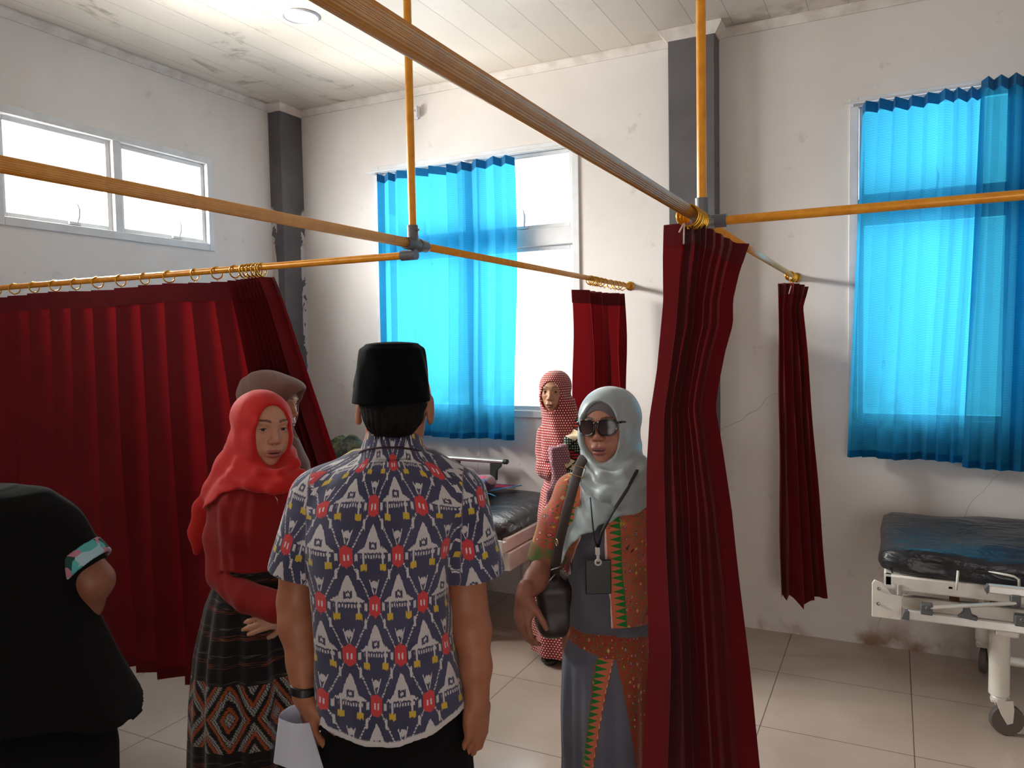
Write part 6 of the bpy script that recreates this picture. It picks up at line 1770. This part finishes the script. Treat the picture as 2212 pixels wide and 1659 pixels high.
def dotted(name, c, dot, sp_, r_):
    t = NT(name, .85, 0, .2, .2); mt = t.math
    a = t.n.new('ShaderNodeVertexColor'); a.layer_name = 'PUV'
    s_ = t.n.new('ShaderNodeSeparateColor'); t.lk(a.outputs[0], s_.inputs[0]); u, v = s_.outputs[0], s_.outputs[1]
    row = mt('FLOOR', mt('DIVIDE', v, sp_)); off = mt('MULTIPLY', mt('FRACT', mt('MULTIPLY', row, .5)), 1.0)
    x = mt('SUBTRACT', mt('FRACT', mt('ADD', mt('DIVIDE', u, sp_), off)), .5); y = mt('SUBTRACT', mt('FRACT', mt('DIVIDE', v, sp_)), .5)
    d = mt('SQRT', mt('ADD', mt('POWER', x, 2), mt('POWER', y, 2)))
    t.base(t.mix(mt('LESS_THAN', d, r_), t.mix(t.ramp(t.noise(8), .3, .7), c, tuple(q*.8 for q in c)), dot)); t.bump(t.noise(500, 2), .2, .0006); return t.m
M_dots = dotted('red_dotted_cloth', srgb(150, 34, 42), srgb(228, 208, 196), .0125, .27)
M_dotp = dotted('mauve_dotted_cloth', srgb(142, 92, 104), srgb(212, 188, 192), .012, .22)
F = Field(fo_(1150, 1030, 0)*[1, 0, 1]+[0, -.22, 0], fo_(1285, 790, 0)*[1, 0, 1]+[0, .22, .01], .0048)
scarf_head(F, Oo, Ro, out=.006, W=.95, opening=(.053, .088, .080), oc=(0, .108, -.028))
rows = loft_rows(fo_, [(862, 1178, 1240, .055), (888, 1175, 1248, .075), (910, 1172, 1258, .095), (940, 1168, 1262, .12), (980, 1166, 1266, .145), (1010, 1166, 1266, .15)], .0)
F.loft(rows, .03, zlo=fo_(1200, 1002, -.14)[2])
F.ell(Oo+Ro@np.array([0, .108, -.030]), (.049, .085, .076), Ro, .004, 'sub')
F.disp(lambda X, Y, Z: .0045*np.sin(55*X+14*Z+4*vnoise(X, Y, Z, 7))*np.clip((1.30-Z)/.06, 0, 1)+.002*vnoise(X, Y, Z, 18))
P, Q = F.nets(); P = smooth_mesh(P, Q, 1); o = mesh_obj('headscarf', [(P, Q, None)], M_dots, old)
def puv_old(P, c=Oo): return np.stack([np.arctan2(P[:, 0]-c[0], -(P[:, 1]-c[1]))*(.09+.05*np.clip((1.3-P[:, 2])/.1, 0, 1))+1, P[:, 2]*1+.35*np.clip(P[:, 2]-c[2]-.03, 0, 1)+1, P[:, 2]*0], 1)
attr_color(o, 'PUV', puv_old(P))
F = Field([-.26, -.26, .03], fo_(1290, 920, 0)*[1, 0, 1]+[0, .24, 0], .0065)
rows = loft_rows(fo_, [(935, 1190, 1245, .10), (955, 1182, 1256, .125), (1020, 1180, 1258, .13), (1060, 1170, 1264, .14), (1110, 1164, 1268, .15)], .0)
rows.append((.05, rows[-1][1], 0, rows[-1][3]+.05, .18))
F.loft(rows, 0, fold=lambda A, Z, x, y: .007*np.sin(9*A+2*Z)*np.clip((1.0-Z)/.3, 0, 1))
F.chain([shl, fo_(1178, 975, 0), fo_(1180, 1012, -.045), fo_(1194, 1018, -.09)], [.05, .05, .05, .048], .02); F.chain([shr, fo_(1256, 980, .02), fo_(1256, 1030, 0), fo_(1230, 1038, -.1)], [.05, .05, .05, .045], .02)
F.disp(lambda X, Y, Z: .003*vnoise(X, Y, Z, 14))
P, Q = F.nets(); P = smooth_mesh(P, Q, 1); o = mesh_obj('dress', [(P, Q, None)], M_dots, old); attr_color(o, 'PUV', puv_old(P))
for f in ((-.06, 0, 0), (.07, 0, 0)): foot_mesh(old, np.array(f), pi, s=.88)
def batik():
    t = NT('black_cream_red_batik', .85, 0, .2, .2); mt = t.math; x, y, z = t.xyz()
    s1 = mt('FRACT', mt('ADD', mt('DIVIDE', z, .15), mt('MULTIPLY', x, 3.2))); s2 = mt('FRACT', mt('SUBTRACT', mt('DIVIDE', z, .10), mt('MULTIPLY', x, 7)))
    c = t.mix(mt('LESS_THAN', s1, .34), srgb(26, 24, 26), srgb(226, 206, 170))
    rs = mt('MULTIPLY', mt('GREATER_THAN', s1, .40), mt('LESS_THAN', s1, .62)); st = mt('GREATER_THAN', mt('SINE', mt('MULTIPLY', z, 420)), 0)
    c = t.mix(mt('MULTIPLY', rs, st), c, srgb(190, 44, 40))
    gr = mt('MULTIPLY', mt('GREATER_THAN', s1, .66), mt('MULTIPLY', mt('GREATER_THAN', mt('SINE', mt('MULTIPLY', z, 520)), .1), mt('GREATER_THAN', mt('SINE', mt('MULTIPLY', x, 520)), .1)))
    c = t.mix(gr, c, srgb(150, 180, 150)); c = t.mix(mt('LESS_THAN', s2, .10), c, srgb(24, 22, 24)); t.base(c); return t.m
F = Field(fo_(1195, 1060, 0)*[1, 0, 1]+[0, -.28, 0], fo_(1295, 895, 0)*[1, 0, 1]+[0, .2, 0], .005)
F.chain([fo_(1262, 905, .05), fo_(1256, 920, -.05), fo_(1242, 965, -.155), fo_(1225, 1005, -.19)], [.03, .045, .05, .035], .03, flat=((0, 1, 0), .5))
F.chain([fo_(1256, 930, -.08), fo_(1262, 985, -.14), fo_(1248, 1035, -.15)], [.045, .045, .03], .03, flat=((0, 1, 0), .5))
F.disp(lambda X, Y, Z: .004*np.sin(60*X+45*Z)+.003*vnoise(X, Y, Z, 16))
P, Q = F.nets(); P = smooth_mesh(P, Q, 1); mesh_obj('shawl', [(P, Q, None)], batik(), old)
# mauve dotted bundle she holds
bn = empty('cloth_bundle', old.location, fo_.rz); tag(bn, 'mauve dotted folded cloth held by the older woman in the dotted headscarf', 'cloth')
F = Field(fo_(1165, 1110, 0)*[1, 0, 1]+[0, -.32, 0], fo_(1255, 945, 0)*[1, 0, 1]+[0, 0, 0], .0045)
F.box(fo_(1208, 980, -.19), (.046, .035, .042), rotm(.2, 0, -.1), .014, .01)
F.chain([fo_(1210, 1012, -.20), fo_(1204, 1050, -.20), fo_(1190, 1094, -.19)], [.040, .036, .030], .02, flat=((0, 1, 0), .45))
F.disp(lambda X, Y, Z: .0035*np.sin(70*X+25*Z)+.002*vnoise(X, Y, Z, 20))
P, Q = F.nets(); P = smooth_mesh(P, Q, 1); o = mesh_obj('folded_cloth', [(P, Q, None)], M_dotp, bn)
attr_color(o, 'PUV', np.stack([P[:, 0]+1, P[:, 2]+1, P[:, 2]*0], 1))

# ------------------------------------------------------------------ person in black at the left edge
fk = Frame(30, 1300, 1.60)
blk = fk.root(); tag(blk, 'person in flared black tunic with turquoise sleeve cuff, arm bent, at the left edge', 'person')
Ok = fk(-190, 950, .10); Rk = rotm(.25, -.5, 0); tone_k = (132, 84, 64)
shr, shl = fk(82, 1118, .02), fk(-135, 1118, .02)
wr_ = fk(128, 1365, .12); wl_ = fk(-120, 1400, .22)
arms = [arm([shr, fk(140, 1172, .03), fk(203, 1254, .03), fk(182, 1306, .05), wr_], [.050, .046, .037, .034, .025], wr_, frame_from((-.6, .5, -.6), (.7, .1, .5)), s=.92, tone=tone_k, h=.0035),
        arm([shl, fk(-180, 1200, .03), fk(-190, 1290, .08), wl_], [.05, .045, .038, .025], wl_, frame_from((.5, .6, -.6), (-.7, .1, .5)), s=.92, tone=tone_k, h=.005)]
F = Field(Ok-.13, Ok+.13, .004); head(F, Ok, Rk); F.cone(Ok+Rk@np.array([0, -.02, -.05]), fk(-110, 1090, .02), .05, .055, .02)
P, Q = F.nets(); parts = [(P, Q, skin_cols(P, Ok, Rk, 1, tone_k))]
P, Q = torso_legs(fk, fk(-25, 1200, .02), fk(0, 1450, .0), shl, shr, np.array([-.14, 0, 0]), np.array([.08, 0, 0]), top=.12)
parts.append((P, Q, np.tile(srgb(*tone_k), (len(P), 1)))); parts += arms
mesh_obj('body', parts, M_skin, blk)
F = Field(Ok-[.14, .16, .22], Ok+[.14, .16, .14], .004); scarf_head(F, Ok, Rk, out=.013)
F.chain([Ok+Rk@np.array([0, -.03, -.08]), fk(-120, 1085, .02)], [.08, .085], .04)
P, Q = F.nets(); mesh_obj('headscarf', [(P, Q, None)], M_black, blk)
F = Field(fk(-290, 1620, 0)*[1, 0, 1]+[0, -.28, -.03], fk(330, 1030, 0)*[1, 0, 1]+[0, .30, .02], .006)
rows = loft_rows(fk, [(1052, -95, 30, .06), (1064, -135, 78, .085), (1095, -160, 108, .105), (1175, -172, 128, .125), (1250, -178, 160, .13), (1340, -185, 192, .14), (1450, -195, 238, .155), (1545, -200, 288, .17), (1640, -210, 330, .18)], .0)
F.loft(rows, 0, e=2.15, zlo=hem_fn(fk, [(-220, 1560, -.15), (-100, 1605, -.16), (100, 1612, -.16), (232, 1606, -.10), (300, 1566, .0), (318, 1540, .0), (345, 1450, 0)]),
       fold=lambda A, Z, x, y: (.006*np.sin(7*A+1)+.003*np.sin(13*A+4*Z))*np.clip((1.15-Z)/.4, 0, 1))
dS = np.array(fk(196, 1222, .045)); a0 = fk(72, 1112, .02)
F.chain([a0, fk(112, 1150, .03), fk(163, 1200, .03)], [.058, .060, .056], .03)
F.disp(lambda X, Y, Z: .002*vnoise(X, Y, Z, 12))
P, Q = F.nets(); P = smooth_mesh(P, Q, 1); tn = mesh_obj('tunic', [(P, Q, None)], M_black, blk)
M_cuff = NT('turquoise_print_cuff', .8, 0, .2); _v = M_cuff.n.new('ShaderNodeTexVoronoi'); _v.inputs['Scale'].default_value = 42; _v.distance = 'CHEBYCHEV'; M_cuff.lk(M_cuff.co, _v.inputs['Vector'])
_s = M_cuff.n.new('ShaderNodeSeparateColor'); M_cuff.lk(_v.outputs['Color'], _s.inputs[0])
_c = M_cuff.mix(M_cuff.math('GREATER_THAN', _s.outputs[0], .55), srgb(84, 168, 168), srgb(158, 190, 204)); _c = M_cuff.mix(M_cuff.math('GREATER_THAN', _s.outputs[1], .78), _c, srgb(176, 120, 140)); _c = M_cuff.mix(M_cuff.math('LESS_THAN', _s.outputs[2], .16), _c, srgb(40, 70, 66)); M_cuff.base(_c)
dv = fk(203, 1246, .03)-fk(150, 1188, .03); dv /= np.linalg.norm(dv); cc = fk(176, 1216, .03)
F = Field(cc-.12, cc+.12, .0035); F.cone(cc-dv*.05, cc+dv*.05, .0585, .0595, 0)
pl_ = lambda X, Y, Z: (X-cc[0])*dv[0]+(Y-cc[1])*dv[1]+(Z-cc[2])*dv[2]
F.keep(lambda X, Y, Z: pl_(X, Y, Z)-.018); F.keep(lambda X, Y, Z: -.020-pl_(X, Y, Z)); F.cone(cc-dv*.0, cc+dv*.1, .052, .053, 0, 'sub')
P, Q = F.nets(); mesh_obj('cuff', [(P, Q, None)], M_cuff.m, tn)
F = Field([-.36, -.2, .03], [.32, .2, fk(0, 1540)[2]], .008)
zz = fk(0, 1540)[2]
for sx, fx in ((-1, -.14), (1, .08)): F.chain([np.array([-.03+sx*.10, 0, zz-.1]), np.array([fx, 0, .07])], [.12, .09], .04)
P, Q = F.nets(); mesh_obj('trousers', [(P, Q, None)], M_black, blk)
for f in ((-.14, 0, 0), (.08, 0, 0)): foot_mesh(blk, np.array(f)+[0, .03, 0], 0, s=.95)

# ================================================================== THINGS LYING ON THE LEFT BED
def heap(name, label, c, blobs, mat, seed, amp=.008, fr_=26, cat='clothes', h=.0045, flat=None):
    c = np.array(c, float); o = empty(name, c); tag(o, label, cat)
    F = Field([-.36, -.26, -.02], [.36, .26, .34], h)
    for (p, r) in blobs: F.ell(p, r, None, .04)
    F.disp(lambda X, Y, Z: amp*(np.abs(np.sin(fr_*X+seed+3*vnoise(X, Y, Z, 9)))-.5)*.8+amp*vnoise(X, Y, Z, 14)); F.keep(lambda X, Y, Z: .0-Z+X*0+Y*0)
    P, Q = F.nets(); P = smooth_mesh(P, Q, 1); mesh_obj(name+'_cloth', [(P, Q, None)], mat, o); return o
def patch_mat(name, cols, sc=9):
    t = NT(name, .85, 0, .2, .3); vo = t.n.new('ShaderNodeTexVoronoi'); vo.inputs['Scale'].default_value = sc; ns = t.n.new('ShaderNodeTexNoise'); ns.inputs['Scale'].default_value = 5
    ad = t.n.new('ShaderNodeVectorMath'); ad.operation = 'ADD'; t.lk(t.co, ns.inputs['Vector']); t.lk(t.co, ad.inputs[0]); sc2 = t.n.new('ShaderNodeVectorMath'); sc2.operation = 'SCALE'; sc2.inputs[3].default_value = .25
    t.lk(ns.outputs['Color'], sc2.inputs[0]); t.lk(sc2.outputs[0], ad.inputs[1]); t.lk(ad.outputs[0], vo.inputs['Vector'])
    s_ = t.n.new('ShaderNodeSeparateColor'); t.lk(vo.outputs['Color'], s_.inputs[0]); c = cols[0]
    for i, q in enumerate(cols[1:]): c = t.mix(t.math('GREATER_THAN', s_.outputs[0], (i+1)/len(cols)), c, q)
    t.base(c); t.bump(t.noise(24, 5), .5, .006); return t.m
zb = .755
heap('folded_clothes', 'pile of blue, pink and pale grey clothes heaped on the striped mat', (-2.32, 4.08, zb),
     [((-.04, 0, .04), (.13, .10, .06)), ((-.06, .02, .085), (.09, .07, .05)), ((.08, -.02, .035), (.08, .08, .055)), ((.12, 0, .065), (.045, .05, .04))],
     patch_mat('mixed_clothes', [srgb(96, 122, 176), srgb(196, 188, 192), srgb(74, 66, 104), srgb(186, 62, 96), srgb(150, 128, 134)]), 2)
heap('scrunched_sarong', 'scrunched white and black patterned cloth in front of the pile of clothes', (-2.30, 3.86, zb),
     [((-.03, 0, .04), (.13, .09, .06)), ((.06, .02, .04), (.09, .07, .055))],
     patch_mat('white_black_print', [srgb(206, 200, 196), srgb(58, 50, 52), srgb(190, 176, 168), srgb(120, 96, 90), srgb(214, 210, 206)], 34), 5, amp=.010, cat='cloth')
tcam = NT('dark_olive_print', .8, 0, .3, .2); _n = tcam.noise(16, 4, None, .6, 1.5)
_c = tcam.mix(tcam.ramp(_n, .45, .52), srgb(40, 42, 30), srgb(74, 72, 38)); _c = tcam.mix(tcam.ramp(_n, .62, .66), _c, srgb(140, 116, 48)); tcam.base(_c); tcam.bump(tcam.noise(20, 5), .6, .01)
heap('olive_bundle', 'dark olive and gold printed cloth bundle at the head of the left bed', (-3.32, 4.14, zb),
     [((0, 0, .10), (.24, .17, .15)), ((.04, 0, .20), (.15, .12, .09)), ((-.14, 0, .16), (.12, .12, .08))], tcam.m, 8, amp=.02, fr_=18, cat='cloth')
